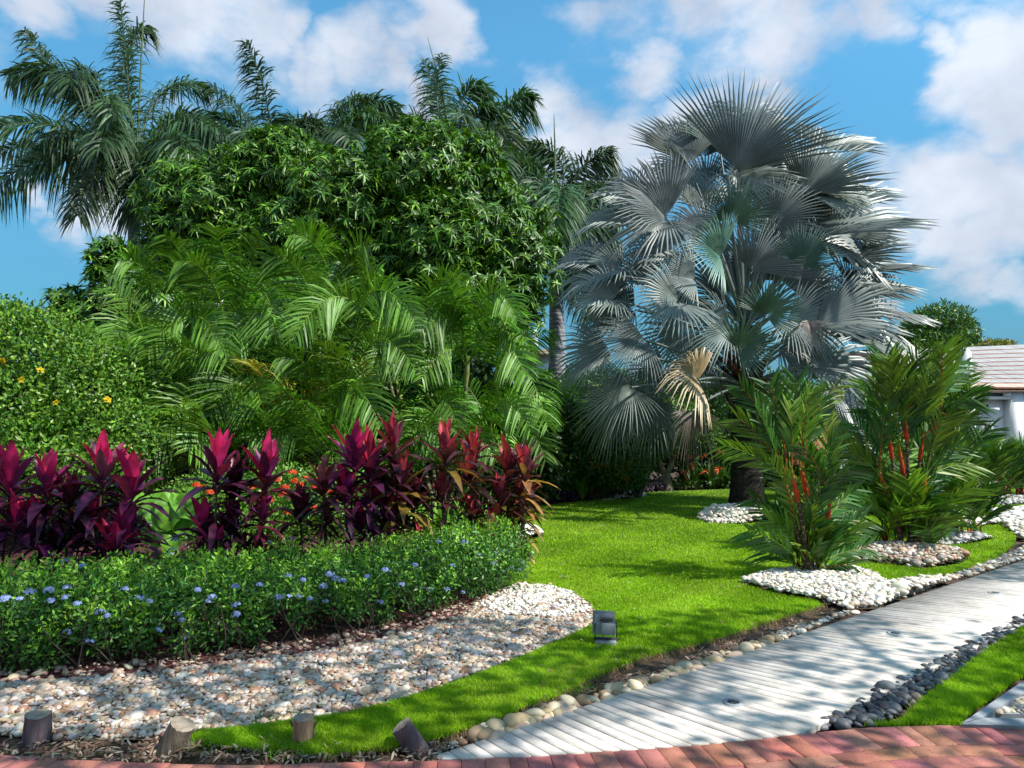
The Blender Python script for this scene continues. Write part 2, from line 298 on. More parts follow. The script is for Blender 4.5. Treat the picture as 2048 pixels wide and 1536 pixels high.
def frond(b, P0, P1, P2, nl=42, ll=.45, lw=.03, vang=.5, sweep=.6, droop=.35, pet=.18, col=(.1, .2, .03), rcol=None, plum=0, rr=.018, tipk=.35, hv=.12, basek=.55, twist=0, gap=0, face=0):
    P0, P1, P2 = [np.array(p, float) for p in (P0, P1, P2)]
    T = np.linspace(pet, 1, nl); T = T+rng.normal(0, .2/nl, nl); T = np.clip(T, 0, 1)
    Pp = bez(P0, P1, P2, T); Tt = nrm(dbez(P0, P1, P2, T))
    sd0 = np.cross(P1-P0, P2-P1)
    if np.linalg.norm(sd0) < 1e-3: sd0 = np.cross(P2-P0, (0.3, .2, 1))
    sd0 = sd0/np.linalg.norm(sd0)
    if abs(sd0[2]) > .6: sd0 = np.cross(P2-P0, (0, 0, 1.)); sd0 /= np.linalg.norm(sd0)
    Up = nrm(np.cross(sd0, Tt)); Up = np.where((Up[:, 2:] < 0) & (abs(Tt[:, 2:]) < .97), -Up, Up)
    if twist:
        a = twist; s2 = math.cos(a)*sd0+math.sin(a)*Up; Up = nrm(-math.sin(a)*sd0+math.cos(a)*Up)
    else: s2 = np.broadcast_to(sd0, Up.shape)
    if face:
        vs = nrm(np.cross(Tt, (0, 1., .05))); sg = 1 if (vs*s2).sum() > 0 else -1; s2 = nrm(s2*(1-face)+vs*face*sg); s2 = nrm(s2-(s2*Tt).sum(1, keepdims=True)*Tt)
        Up = nrm(np.cross(s2, Tt)); Up = np.where((Up @ np.array([0, -.8, .6]))[:, None] < 0, -Up, Up)
    u = (T-pet)/(1-pet); prof = np.minimum(basek+(1-basek)*u*3.2, 1)*np.where(u > .6, 1-(1-tipk)*((u-.6)/.4)**1.5, 1)
    for sgn in (-1, 1):
        n = nl; keep = rng.random(n) > gap; va = vang+rng.normal(0, .07+plum, n); sw = sweep+rng.normal(0, .07, n)+.5*u**2*(1-sweep)
        d = (sgn*np.cos(va)*np.cos(sw))[:, None]*s2+(np.sin(va)*np.cos(sw))[:, None]*Up+np.sin(sw)[:, None]*Tt
        wd = nrm(Tt-(Tt*d).sum(1, keepdims=True)*d)
        tw = rng.normal(0, .35, n)[:, None]; wd = wd*np.cos(tw)+np.cross(d, wd)*np.sin(tw)
        Ln = ll*prof*(1+rng.normal(0, hv*.5, n)); dr = droop*(1+rng.normal(0, .25, n))
        c = var(col, n, .38, .1)
        V = np.zeros((n, 7, 3))
        for k, (s, q) in enumerate(((0, .5), (.35, 1), (.72, .7))):
            cc = Pp+d*(Ln*s)[:, None]-np.array([0, 0, 1.])*(dr*Ln*s*s)[:, None]
            V[:, 2*k] = cc-wd*lw*q*.5; V[:, 2*k+1] = cc+wd*lw*q*.5
        V[:, 6] = Pp+d*Ln[:, None]-np.array([0, 0, 1.])*(dr*Ln*1.05)[:, None]
        V = V[keep]; c = c[keep]; i = np.arange(len(V))[:, None, None]*7
        b.add(V.reshape(-1, 3), (i+np.array([(0, 1, 3, 2), (2, 3, 5, 4)])[None]).reshape(-1, 4), np.repeat(c, 7, axis=0))
        b.f.setdefault(3, []).append((i+np.array([(4, 5, 6)])[None]).reshape(-1, 3)+b.n-len(V)*7)
    ts = np.linspace(0, 1, 12); rc = np.array(rcol if rcol is not None else np.array(col)*1.15)
    b.tube(bez(P0, P1, P2, ts), rr*(1-.85*ts), 5, rc, cap=False)
def fan(b, hub, axis, nor, R, col, n=52, A=2.25, fold=.35, curve=.25, pleat=.03, droop=.12, split=.48, colt=None, dmg=0):
    hub = np.array(hub, float); a = np.array(axis, float); a /= np.linalg.norm(a); nr = np.array(nor, float); nr -= a*(nr@a); nr /= np.linalg.norm(nr); x = np.cross(a, nr)
    th = np.linspace(-A, A, n+1); V = []; Cc = []; Fs = []
    col = np.array(col, float); colt = col if colt is None else np.array(colt, float)
    def pt(t, r, lift=0, side=0):
        lx, ly = math.sin(t)*r+side*math.cos(t), math.cos(t)*r-side*math.sin(t)
        z = abs(lx)*fold*(.5+.5*math.cos(t*.5))-curve*ly*abs(ly)/R*(1 if ly > 0 else -.3)+lift
        p = hub+x*lx+a*ly+nr*z
        k = r/R
        if k > .5: p = p-np.array([0, 0, 1.])*droop*R*(k-.5)**1.6*4
        return p
    for i in range(n):
        tm = (th[i]+th[i+1])/2; Ri = R*(.74+.32*math.cos(tm/1.5))*(1+random.gauss(0, .05)); sp = split*(.86+.1*math.cos(tm*2))+random.gauss(0, .02)
        dt = (th[i+1]-th[i])/2
        if dmg and random.random() < dmg: Ri *= .7
        r1, r2 = Ri*sp, Ri*(sp+(1-sp)*.5); jit = random.gauss(0, .06)*dt*6; lift = random.gauss(0, .03)*R
        base = len(V)
        V.append(pt(tm, R*.03))
        V += [pt(tm-dt, r1*.5), pt(tm, r1*.5, pleat*R*.6), pt(tm+dt, r1*.5)]
        V += [pt(tm-dt*.99, r1), pt(tm, r1, pleat*R), pt(tm+dt*.99, r1)]
        jit *= 1.5; V += [pt(tm-dt*.45+jit*.4, r2, lift*.4), pt(tm+jit*.4, r2, pleat*R+lift*.4), pt(tm+dt*.45+jit*.4, r2, lift*.4)]
        V += [pt(tm+jit, Ri, lift)]
        c0 = col*(1+random.gauss(0, .07)); Cc += [c0]*7+[(c0+colt)/2]*3+[colt]
        Fs += [(base, base+1, base+2), (base, base+2, base+3)]
        for q in (1, 4): Fs += [(base+q, base+q+3, base+q+4), (base+q, base+q+4, base+q+1), (base+q+1, base+q+4, base+q+5), (base+q+1, base+q+5, base+q+2)]
        Fs += [(base+7, base+10, base+8), (base+8, base+10, base+9)]
    b.add(V, Fs, np.clip(Cc, 0, 1))
def inpoly(x, y, poly):
    poly = np.asarray(poly, float); r = np.zeros(len(x), bool); n = len(poly); j = n-1
    for i in range(n):
        xi, yi = poly[i]; xj, yj = poly[j]
        c = ((yi > y) != (yj > y)) & (x < (xj-xi)*(y-yi)/(yj-yi+1e-12)+xi); r ^= c; j = i
    return r
def gpoly(pp, z=0): return [tuple(G(x, y, z)) for x, y in pp]
def refine(pts, step=.12, jit=0):
    out = []; n = len(pts)
    for i in range(n):
        a = Vector(pts[i]); b_ = Vector(pts[(i+1) % n]); k = max(1, int((b_-a).length/step))
        for q in range(k):
            p = a.lerp(b_, q/k); out.append((p.x+random.gauss(0, jit), p.y+random.gauss(0, jit), p.z))
    return out
def slab(name, pts, z, mat, depth=.05, parent=None, kind='structure', skirt=True):
    n = len(pts); V = [(p[0], p[1], z) for p in pts]; Fc = [tuple(range(n))]
    if skirt:
        V += [(p[0], p[1], z-depth) for p in pts]; Fc += [(i, (i+1) % n, n+(i+1) % n, n+i) for i in range(n)]
    me = bpy.data.meshes.new(name); me.from_pydata(V, [], Fc); me.materials.append(mat); me.validate()
    o = bpy.data.objects.new(name, me); C.objects.link(o)
    if parent: o.parent = parent
    elif kind: o['kind'] = kind
    ORG[o] = Vector((0, 0, 0)); return o
def ico(sub):
    import bmesh
    bm = bmesh.new(); bmesh.ops.create_icosphere(bm, subdivisions=sub, radius=1); V = np.array([v.co[:] for v in bm.verts]); Fc = np.array([[v.index for v in f.verts] for f in bm.faces]); bm.free(); return V, Fc
ICO1, ICO2 = ico(2), ico(3)
def pebbles(b, P, R, cols, sub=1, flat=.62):
    tv, tf = ICO1 if sub == 1 else ICO2
    n = len(P); a = rng.random(n)*6.283; tl = rng.normal(0, .3, n); ca, sa, ct, st = np.cos(a), np.sin(a), np.cos(tl), np.sin(tl); z = np.zeros(n); o = np.ones(n)
    Rz = np.stack([np.stack([ca, -sa, z], 1), np.stack([sa, ca, z], 1), np.stack([z, z, o], 1)], 1); Rx = np.stack([np.stack([o, z, z], 1), np.stack([z, ct, -st], 1), np.stack([z, st, ct], 1)], 1)
    S = np.stack([R*(1+.3*rng.random(n)), R*(.75+.25*rng.random(n)), R*flat*(.8+.4*rng.random(n))], 1)
    k1, k2 = rdir(n), rdir(n)
    sc_ = 1+.16*np.sin(2.1*np.einsum('ij,kj->ki', tv, k1)+1)+.12*np.sin(3.3*np.einsum('ij,kj->ki', tv, k2))
    loc = tv[None]*sc_[..., None]*S[:, None, :]
    V = np.einsum('nij,nkj->nki', Rz@Rx, loc)+P[:, None, :]
    b.add(V.reshape(-1, 3), (np.arange(n)[:, None, None]*len(tv)+tf[None]).reshape(-1, 3), np.repeat(cols, len(tv), axis=0))
def pebcols(n, pal):
    pal = np.array(pal)*np.array((1.0, .965, .88)); c = pal[rng.integers(0, len(pal), n)]; return np.clip(c*(1+.18*rng.normal(size=(n, 1)))*(1+.04*rng.normal(size=(n, 3))), .02, .85)
TAN = [(.50, .39, .31), (.56, .48, .43), (.44, .33, .25), (.58, .53, .51), (.50, .37, .28), (.40, .38, .39), (.60, .55, .53), (.34, .19, .13), (.46, .40, .34)]
PALE = [(.72, .67, .62), (.76, .73, .70), (.66, .60, .52), (.78, .76, .74), (.60, .54, .47)]
WHT = [(.80, .77, .72), (.82, .80, .77), (.74, .69, .60), (.80, .79, .77)]
DARK = [(.07, .08, .10), (.10, .11, .13), (.05, .055, .07), (.14, .15, .17), (.12, .10, .095), (.09, .10, .125)]
def bed(name, poly_px, r, pal, dens=1.0, sub=1, hfun=None, kind='stuff', label=None, keepf=None, z0=.0, layers=2):
    g = np.array(gpoly(poly_px))[:, :2]; mn, mx = g.min(0), g.max(0); st = r*1.45
    Ps = []
    for la in range(layers):
        xs, ys = np.meshgrid(np.arange(mn[0], mx[0], st), np.arange(mn[1], mx[1], st)); x = xs.ravel()+rng.normal(0, st*.35, xs.size); y = ys.ravel()+rng.normal(0, st*.35, xs.size)
        k = inpoly(x, y, g)
        if dens < 1: k &= rng.random(len(x)) < dens
        x, y = x[k], y[k]; z = z0+la*r*.75+rng.random(len(x))*r*.5
        if keepf is not None: kk = keepf(x, y); x, y, z = x[kk], y[kk], z[kk]
        if hfun is not None: z = z+hfun(x, y)
        Ps.append(np.stack([x, y, z], 1))
    P = np.concatenate(Ps); R = r*.70*np.exp(rng.normal(0, .36, len(P)))
    b = B(); pebbles(b, P, R, pebcols(len(P), pal), sub); o = b.build(name, M_STONE, smooth=True); o['kind'] = kind
    return o
exec_parts = []

# ================================================================== SETTING
Zg = 0.0
me = bpy.data.meshes.new('ground'); gs = 900
me.from_pydata([(-gs, -gs, -.03), (gs, -gs, -.03), (gs, gs, -.03), (-gs, gs, -.03)], [], [(0, 1, 2, 3)]); me.materials.append(M_SOIL)
ground = bpy.data.objects.new('ground', me); C.objects.link(ground); ground['kind'] = 'structure'
# near strip of rough soil with relief
def soil_patch(name, poly_px, mat, z, step, amp, kind='structure'):
    g = np.array(gpoly(poly_px))[:, :2]; mn, mx = g.min(0), g.max(0); nx, ny = int((mx[0]-mn[0])/step)+2, int((mx[1]-mn[1])/step)+2
    X, Y = np.meshgrid(np.linspace(mn[0], mx[0], nx), np.linspace(mn[1], mx[1], ny)); Zz = z+amp*(np.sin(X*9+Y*4)*.3+np.sin(X*23-Y*17)*.25+rng.random(X.shape)*.6)
    idx = np.arange(nx*ny).reshape(ny, nx); q = np.stack([idx[:-1, :-1], idx[:-1, 1:], idx[1:, 1:], idx[1:, :-1]], -1).reshape(-1, 4)
    cx = X.ravel()[q].mean(1); cy = Y.ravel()[q].mean(1); k = inpoly(cx, cy, g); b = B(); b.add(np.stack([X.ravel(), Y.ravel(), Zz.ravel()], 1), q[k]); o = b.build(name, mat, smooth=True); o['kind'] = kind; return o
soil_patch('soil_border', [(-500, 1440), (300, 1450), (700, 1400), (1100, 1340), (1700, 1190), (2060, 1080), (2060, 1130), (1700, 1250), (930, 1500), (880, 1530), (-500, 1560)], M_SOIL, -.012, .025, .018)
soil_patch('mulch_bed', [(-700, 1480), (0, 1400), (300, 1372), (620, 1310), (860, 1262), (960, 1235), (1075, 1190), (1050, 1000), (-700, 1000)], M_MULCH, -.008, .03, .02)
soil_patch('walk_border_soil', [(1620, 1470), (1760, 1440), (2060, 1240), (2060, 1500), (1620, 1500)], M_SOIL, -.012, .03, .012)
soil_patch('hedge_bed_soil', [(980, 1020), (1200, 985), (1560, 970), (2060, 960), (2060, 925), (900, 925), (800, 1010)], M_SOIL, -.0, .15, .02)

# ---- lawn
LAWN = [(1000, 1175), (1040, 1166), (1100, 1172), (1150, 1188), (1180, 1206), (1195, 1228), (1192, 1248), (1150, 1270), (1080, 1302), (1000, 1335), (900, 1372), (780, 1410), (690, 1432), (590, 1446), (490, 1460), (400, 1466), (380, 1480), (470, 1496), (640, 1510), (760, 1502), (850, 1484),
        (960, 1450), (1060, 1412), (1130, 1386), (1200, 1350), (1300, 1313), (1400, 1288), (1500, 1258), (1600, 1226), (1645, 1212), (1625, 1196), (1560, 1186), (1490, 1170), (1545, 1150), (1700, 1143), (1748, 1166), (1772, 1180), (1800, 1182), (1860, 1160), (1950, 1132), (2000, 1112), (2025, 1092), (2035, 1070), (2008, 1050), (2000, 1030), (2060, 1010),
        (2060, 975), (1700, 972), (1500, 978), (1330, 984), (1270, 988), (1200, 1000), (1080, 1012), (900, 1030), (800, 1100), (850, 1160)]
lawnpts = refine(gpoly(LAWN), .07, .012)
lawn = slab('lawn', lawnpts, .022, M_TURF, .06)
RG = [(1720, 1452), (1805, 1449), (1850, 1402), (1890, 1368), (1944, 1326), (2000, 1285), (2060, 1250), (2060, 1342), (1930, 1432), (1922, 1451)]
slab('lawn_strip', refine(gpoly(RG), .06, .008), .012, M_TURF, .05)
LAWN_G = np.array([(p[0], p[1]) for p in gpoly(LAWN)])
# pale mounds cut the lawn : grass is kept off them
MOUNDS = {'a': [(1485, 1172), (1530, 1158), (1600, 1150), (1700, 1144), (1755, 1172), (1775, 1186), (1830, 1176), (1880, 1160), (1900, 1168), (1760, 1222), (1700, 1224), (1650, 1211), (1560, 1194)],
          'b': [(1395, 1040), (1430, 1032), (1470, 1028), (1535, 1028), (1560, 1036), (1545, 1046), (1480, 1052), (1415, 1049)],
          'c': [(1698, 1122), (1730, 1106), (1790, 1100), (1860, 1100), (1905, 1108), (1938, 1122), (1920, 1134), (1850, 1143), (1780, 1134), (1720, 1128)],
          'd': [(1020, 1068), (1050, 1062), (1080, 1068), (1088, 1076), (1060, 1084), (1015, 1086)],
          'e': [(1210, 998), (1240, 992), (1275, 990), (1284, 995), (1250, 1001), (1205, 1004)],
          'f': [(1855, 1080), (1900, 1072), (1960, 1074), (1990, 1082), (1950, 1090), (1880, 1096)],
          'g': [(1890, 1046), (1930, 1040), (1985, 1044), (2004, 1052), (1960, 1056), (1900, 1056)],
          'h': [(1960, 1000), (2000, 996), (2060, 994), (2060, 1010), (2010, 1014), (1965, 1010)],
          'i': [(1630, 984), (1668, 984), (1668, 992), (1630, 992)],
          'j': [(1985, 1030), (2010, 1024), (2070, 1012), (2090, 1060), (2045, 1080), (2015, 1060)]}
MG = {k: np.array(gpoly(v))[:, :2] for k, v in MOUNDS.items()}

def blades(name, poly_px, n, hgt, wid, label, base_z=.02, cols=((.12, .26, .004), (.29, .49, .010), (.44, .62, .05)), mounds=True, ylo=None, holes=None):
    pp = np.array(poly_px, float); mn, mx = pp.min(0), pp.max(0); out = []; tot = 0
    while tot < n:
        x = rng.uniform(mn[0], mx[0], n); y = rng.uniform(mn[1]-2, mx[1], n); k = inpoly(x, y, pp); x, y = x[k], y[k]
        out.append(np.stack([x, y], 1)); tot += len(x)
    P = np.concatenate(out)[:n]
    v = (768-P[:, 1])/F; c, s = math.cos(PITCH), math.sin(PITCH); dx, dy, dz = (P[:, 0]-1024)/F, c-s*v, s+c*v; t = (base_z-H)/dz
    g = np.stack([dx*t, dy*t, np.full(len(P), base_z)], 1); g[:, :2] += rng.normal(0, .01, (len(g), 2))
    if mounds:
        k = np.ones(len(g), bool)
        for m in MG.values(): k &= ~inpoly(g[:, 0], g[:, 1], m)
        g = g[k]
    m = len(g); dist = g[:, 1]
    pat = np.sin(g[:, 0]*2.3+g[:, 1]*1.7)*.5+np.sin(g[:, 0]*5.1-g[:, 1]*3.9)*.35+rng.normal(0, .5, m)
    h = hgt*(.6+.7*rng.random(m)); wd = wid*np.clip(dist/4.5, .9, 5)*(.7+.6*rng.random(m))
    a = rng.random(m)*6.283; lean = rng.random(m)*.9; dirv = np.stack([np.cos(a)*lean, np.sin(a)*lean, np.ones(m)], 1); dirv = nrm(dirv)
    b2 = rng.random(m)*6.283; S = np.stack([np.cos(b2), np.sin(b2), np.zeros(m)], 1)
    mid = g+dirv*(h*.55)[:, None]; tip = g+dirv*h[:, None]+np.stack([np.cos(a), np.sin(a), -np.ones(m)*.5], 1)*(h*.35*rng.random(m))[:, None]
    V = np.stack([g-S*wd[:, None]*.5, g+S*wd[:, None]*.5, mid+S*wd[:, None]*.42, mid-S*wd[:, None]*.42, tip], 1)
    c0, c1, c2 = map(np.array, cols); q = np.clip(.5+.3*pat, 0, 1)[:, None]; col = np.where(q < .5, c0+(c1-c0)*q*2, c1+(c2-c1)*(q*2-1)); dry = rng.random(m) < np.clip(.02+.1*(np.sin(g[:, 0]*1.3-g[:, 1]*2.1+1)*np.sin(g[:, 0]*.7+g[:, 1]*.9) > .75), 0, 1); col[dry] = (.42, .38, .12)
    b = B(); i = np.arange(m)[:, None]*5; b.add(V.reshape(-1, 3), i+[0, 1, 2, 3], np.repeat(col, 5, axis=0)); b.f[3] = [i+[3, 2, 4]]
    o = b.build(name, M_GRASS); tag(o, label, 'grass', kind='stuff'); return o
blades('grass', LAWN, 330000, .030, .0045, 'short bright green lawn grass spreading behind the boardwalk')
blades('grass', RG, 26000, .035, .005, 'short green grass patch right of the boardwalk beside the kerb', .012, mounds=False)
# ragged dry fringe along the turf edge facing the boardwalk
fr = [G(x, y) for x, y in ((560, 1512), (660, 1512), (760, 1504), (850, 1486), (960, 1452), (1060, 1414), (1130, 1388), (1200, 1352), (1300, 1315), (1400, 1290), (1500, 1260), (1600, 1228), (1645, 1214))]
bb = B()
for a, c in zip(fr[:-1], fr[1:]):
    k = int((c-a).length*900); t = rng.random(k)[:, None]; P = np.array(a)*(1-t)+np.array(c)*t+rng.normal(0, .014, (k, 3)); P[:, 2] = .018+rng.random(k)*.012
    D = np.stack([rng.normal(.25, .5, k), rng.normal(-.8, .4, k), rng.normal(-.15, .5, k)], 1)
    ribbons(bb, P, D, (0, 0, 1), .03+.035*rng.random(k), .0035, .5, var((.26, .19, .10), k, .4), 'blade')
tag(bb.build('dry_grass', M_GRASS), 'dry straw coloured grass roots hanging over the cut edge of the lawn', 'dry grass', kind='stuff')
tufts = [(430, 1485, 400, .07), (575, 1500, 260, .10), (555, 1440, 250, .05), (1060, 1390, 500, .05), (1210, 1290, 500, .05), (640, 1500, 500, .06), (700, 1490, 500, .05), (1130, 1378, 350, .05)]
bb = B()
for x, y, k, hh in tufts:
    P = np.array(G(x, y, .01))+np.stack([rng.normal(0, .09, k), rng.normal(0, .05, k), np.zeros(k)], 1); D = rdir(k)*.6+(0, 0, 1)
    ribbons(bb, P, D, rdir(k), hh*(.5+rng.random(k)), .005, .6, var((.10, .26, .02), k, .4), 'blade')
tag(bb.build('weeds', M_GRASS), 'loose green weed tufts growing around the cut stumps and lawn edge', 'weeds', kind='stuff')

# ---- pebble beds
BED = [(-300, 1400), (0, 1372), (150, 1362), (300, 1350), (450, 1330), (600, 1312), (720, 1292), (850, 1262), (930, 1232), (960, 1205), (1010, 1180), (1040, 1168), (1100, 1173), (1150, 1190), (1180, 1208), (1192, 1230), (1190, 1248), (1150, 1268), (1080, 1300), (1000, 1332), (900, 1370), (780, 1408), (690, 1430), (590, 1444), (480, 1460), (390, 1466), (330, 1478), (200, 1482), (60, 1474), (-300, 1470)]
o = bed('gravel', BED, .0185, TAN, sub=1, layers=2); tag(o, 'broad bed of tan and cream pebbles in front of the flowering hedge', 'gravel')
MUL = [(-300, 1420), (0, 1398), (300, 1362), (600, 1322), (850, 1272), (940, 1245), (1010, 1200), (1000, 1180), (900, 1215), (800, 1250), (600, 1285), (300, 1322), (0, 1345), (-300, 1360)]
o = bed('gravel', MUL, .022, [(.34, .22, .20), (.44, .34, .28), (.40, .26, .24), (.5, .42, .36)], dens=.33, layers=1, z0=.005); tag(o, 'sparse reddish pebbles scattered over dark mulch under the hedge', 'gravel')
soil_patch('bed_floor', BED, M_SOIL, .004, .05, .01)
WHB = [(960, 1215), (1010, 1185), (1040, 1172), (1100, 1178), (1150, 1195), (1172, 1212), (1182, 1230), (1120, 1240), (1000, 1236)]
o = bed('gravel', WHB, .019, WHT, dens=.6, layers=1, z0=.03); tag(o, 'pebbles coloured white for the sunlight at the rounded right end of the gravel bed', 'gravel')  # white palette paints the sunlit patch onto the tan bed
def dome(key, hh):
    g = MG[key]; c = g.mean(0); rx = (g[:, 0].max()-g[:, 0].min())/2; ry = (g[:, 1].max()-g[:, 1].min())/2
    return lambda x, y: hh*np.clip(1-((x-c[0])/rx)**2-((y-c[1])/ry)**2, 0, 1)**.7
mlabels = {'a': (.026, WHT+PALE, .07, 'white pebble mound around the base of the front red stemmed palm'), 'b': (.035, WHT+PALE, .16, 'pale pebble ring around the trunk of the silver fan palm'),
           'c': (.036, TAN, .10, 'tan river pebbles under the tallest red stemmed palm clump'), 'd': (.028, WHT, .12, 'small white pebble mound behind the cordylines'),
           'e': (.035, PALE, .05, 'low pale pebble patch at the heliconia clump'), 'f': (.036, [(.34, .36, .40), (.5, .5, .52), (.2, .21, .24)]+WHT[:1], .05, 'grey and white pebbles behind the tallest red palm clump'),
           'g': (.04, WHT, .05, 'white pebbles around the small young palm'), 'h': (.04, [(.3, .3, .33), (.55, .55, .56), (.6, .6, .6)], .05, 'grey pebbles under the far right palms'),
           'i': (.04, WHT, .05, 'thin white pebble patch far across the lawn'), 'j': (.038, WHT, .05, 'bright white pebbles at the far bend of the path')}
for k, (r, pal, hh, lb) in mlabels.items():
    g = MG[k]; c = g.mean(0); df = dome(k, hh)
    nx = 24; X, Y = np.meshgrid(np.linspace(g[:, 0].min(), g[:, 0].max(), nx), np.linspace(g[:, 1].min(), g[:, 1].max(), nx)); Zz = df(X, Y)+.026
    idx = np.arange(nx*nx).reshape(nx, nx); q = np.stack([idx[:-1, :-1], idx[:-1, 1:], idx[1:, 1:], idx[1:, :-1]], -1).reshape(-1, 4); kk = inpoly(X.ravel()[q].mean(1), Y.ravel()[q].mean(1), g)
    b = B(); b.add(np.stack([X.ravel(), Y.ravel(), Zz.ravel()], 1), q[kk]); mo = b.build('mound_soil', M_SOIL, smooth=True); mo['kind'] = 'structure'
    o = bed('gravel', MOUNDS[k], r, pal, sub=1, hfun=df, z0=.03, layers=2 if k in 'abc' else 1); tag(o, lb, 'gravel')

# ---- boardwalk
Lp = [G(x, y, .03) for x, y in ((880, 1509), (935, 1490), (1248, 1391), (1482, 1313), (1639, 1252), (1736, 1221), (1892, 1166), (2048, 1118), (2200, 1070))]
Rp = [G(x, y, .03) for x, y in ((1560, 1500), (1631, 1457), (1873, 1330), (2048, 1237), (2300, 1110))]
A0, A1 = Vector(Lp[0][:2]), Vector(Lp[-1][:2]); ud = (A1-A0).normalized(); nrmR = Vector((ud.y, -ud.x)); WID = .93
def brick_line():
    return [G(x, y, .03) for x, y in ((-200, 1500), (0, 1508), (150, 1518), (300, 1525), (500, 1529), (680, 1524), (880, 1520), (1000, 1515), (1100, 1510), (1250, 1500), (1400, 1489), (1500, 1480), (1640, 1463), (1760, 1453), (1900, 1450), (2048, 1452), (2200, 1458))]
BL = brick_line()
def ybrick(x):
    for a, c in zip(BL[:-1], BL[1:]):
        if a.x <= x <= c.x: return a.y+(c.y-a.y)*(x-a.x)/(c.x-a.x)
    return BL[0].y if x < BL[0].x else BL[-1].y
bd = B(); s = -1.6; k = 0
def pang(s): return math.radians(np.interp(s, [-1.6, 0, .9, 1.6, 2.6, 4.2, 9], [-60, -54, -49, -42, -33, -27, -22]))
def clipY(p, q):          # shorten board end q so that it stops on the brick line
    P0, P1 = Vector(p), Vector(q)
    if P1.y >= ybrick(P1.x)+.004: return P1
    lo, hi = 0., 1.
    for _ in range(20):
        m = (lo+hi)/2; pm = P0.lerp(P1, m)
        if pm.y > ybrick(pm.x)+.004: lo = m
        else: hi = m
    return P0.lerp(P1, lo)
while s < 8.5:
    wdt = .072; sa, sb = s, s+wdt-.008
    def ends(sv):
        a = pang(sv); d = Vector((math.cos(a), math.sin(a))); p = A0+ud*sv; t = WID/max(.2, d.dot(nrmR)); return p, p+d*t
    p0, q0 = ends(sa); p1, q1 = ends(sb)
    if p0.y > ybrick(p0.x)+.01 and p1.y > ybrick(p1.x)+.01:
        q0 = clipY(p0, q0); q1 = clipY(p1, q1)
        c = np.array((.74, .665, .60))*(1+random.uniform(-.1, .07))*np.array([1, 1+random.uniform(-.01, .01), 1+random.uniform(-.03, .01)])
        zt = .032+random.uniform(-.0015, .0015)
        V = [(p0.x, p0.y, 0), (q0.x, q0.y, 0), (q1.x, q1.y, 0), (p1.x, p1.y, 0), (p0.x, p0.y, zt-.003), (q0.x, q0.y, zt-.003), (q1.x, q1.y, zt-.003), (p1.x, p1.y, zt-.003)]
        e = .0018; ax = (p1-p0).normalized()*e
        V += [(p0.x+ax.x, p0.y+ax.y, zt), (q0.x+ax.x, q0.y+ax.y, zt), (q1.x-ax.x, q1.y-ax.y, zt), (p1.x-ax.x, p1.y-ax.y, zt)]
        Fq = [(0, 1, 5, 4), (1, 2, 6, 5), (2, 3, 7, 6), (3, 0, 4, 7), (4, 5, 9, 8), (5, 6, 10, 9), (6, 7, 11, 10), (7, 4, 8, 11), (8, 9, 10, 11)]
        bd.add(V, Fq, c)
    s += wdt; k += 1
o = bd.build('boardwalk', M_BOARD); o['kind'] = 'structure'
# dark underside so that the gaps between boards read dark
slab('boardwalk_bed', [(A0.x+ud.x*t+nrmR.x*q, A0.y+ud.y*t+nrmR.y*q, 0) for t, q in ((.1, .01), (8.3, .01), (8.3, WID-.01), (.75, WID-.01), (.25, .3))], .004, M_MULCH, .02)
# in-ground lights
def ground_light(px, py, label):
    p = G(px, py, .033); t = thing('ground_light', label, 'recessed light', p, 'lights recessed into the boardwalk')
    b = B(); a = np.linspace(0, 2*math.pi, 33)[:-1]; r0, r1 = .036, .058
    ring = lambda r, z: np.stack([p.x+np.cos(a)*r, p.y+np.sin(a)*r, np.full(32, p.z+z)], 1)
    V = np.vstack([ring(r1, -.02), ring(r1, .003), ring(r0, .006), ring(r0-.003, .002)]); f = [(q*32+i, q*32+(i+1) % 32, (q+1)*32+(i+1) % 32, (q+1)*32+i) for q in range(3) for i in range(32)]
    b.add(V, f); b.build('trim_ring', M_CONC, t, smooth=False)
    b = B(); V = np.vstack([ring(r0-.0035, .0025), [[p.x, p.y, p.z+.004]]]); b.add(V, [(i, (i+1) % 32, 32) for i in range(32)]); b.build('lens', M_DARKM, t)
    b = B()
    for q in (-.012, 0, .012): b.box(p.x+q, p.y, p.z+.006, .003, .06, .003)
    b.build('grille', M_LAMP, t)
ground_light(1466, 1405, 'round recessed light in the boardwalk nearest the brick edging')
ground_light(1790, 1267, 'round recessed light in the middle of the sunlit boardwalk stretch')
ground_light(1990, 1186, 'farthest round recessed light on the boardwalk near the shade line')

# ---- stones beside the boardwalk: individuals
stone_meshes = []
for i in range(6):
    b = B(); pebbles(b, np.zeros((1, 3)), np.array([1.]), pebcols(1, [[(.38, .28, .19), (.46, .36, .26), (.34, .30, .27), (.50, .42, .33), (.36, .24, .15), (.44, .37, .30)][i]]), 2); o = b.build('river_stone', M_STONE, smooth=True); stone_meshes.append(o)
first = list(stone_meshes); cnt = 0
def river_stone(x, y, z, r, dark=False):
    global cnt
    if first: o = first.pop()
    else: o = random.choice(stone_meshes).copy(); C.objects.link(o)
    o.location = (x, y, z); o.rotation_euler = (random.uniform(-.3, .3), random.uniform(-.3, .3), random.uniform(0, 6.3)); o.scale = (r, r*random.uniform(.8, 1), r)
    tag(o, 'rounded tan river stone in the row between the boardwalk and the cut lawn edge', 'stone', 'river stones edging the boardwalk'); cnt += 1
border = [(-.02, 0), (1.3, 0), (2.2, 0), (2.85, 0)]
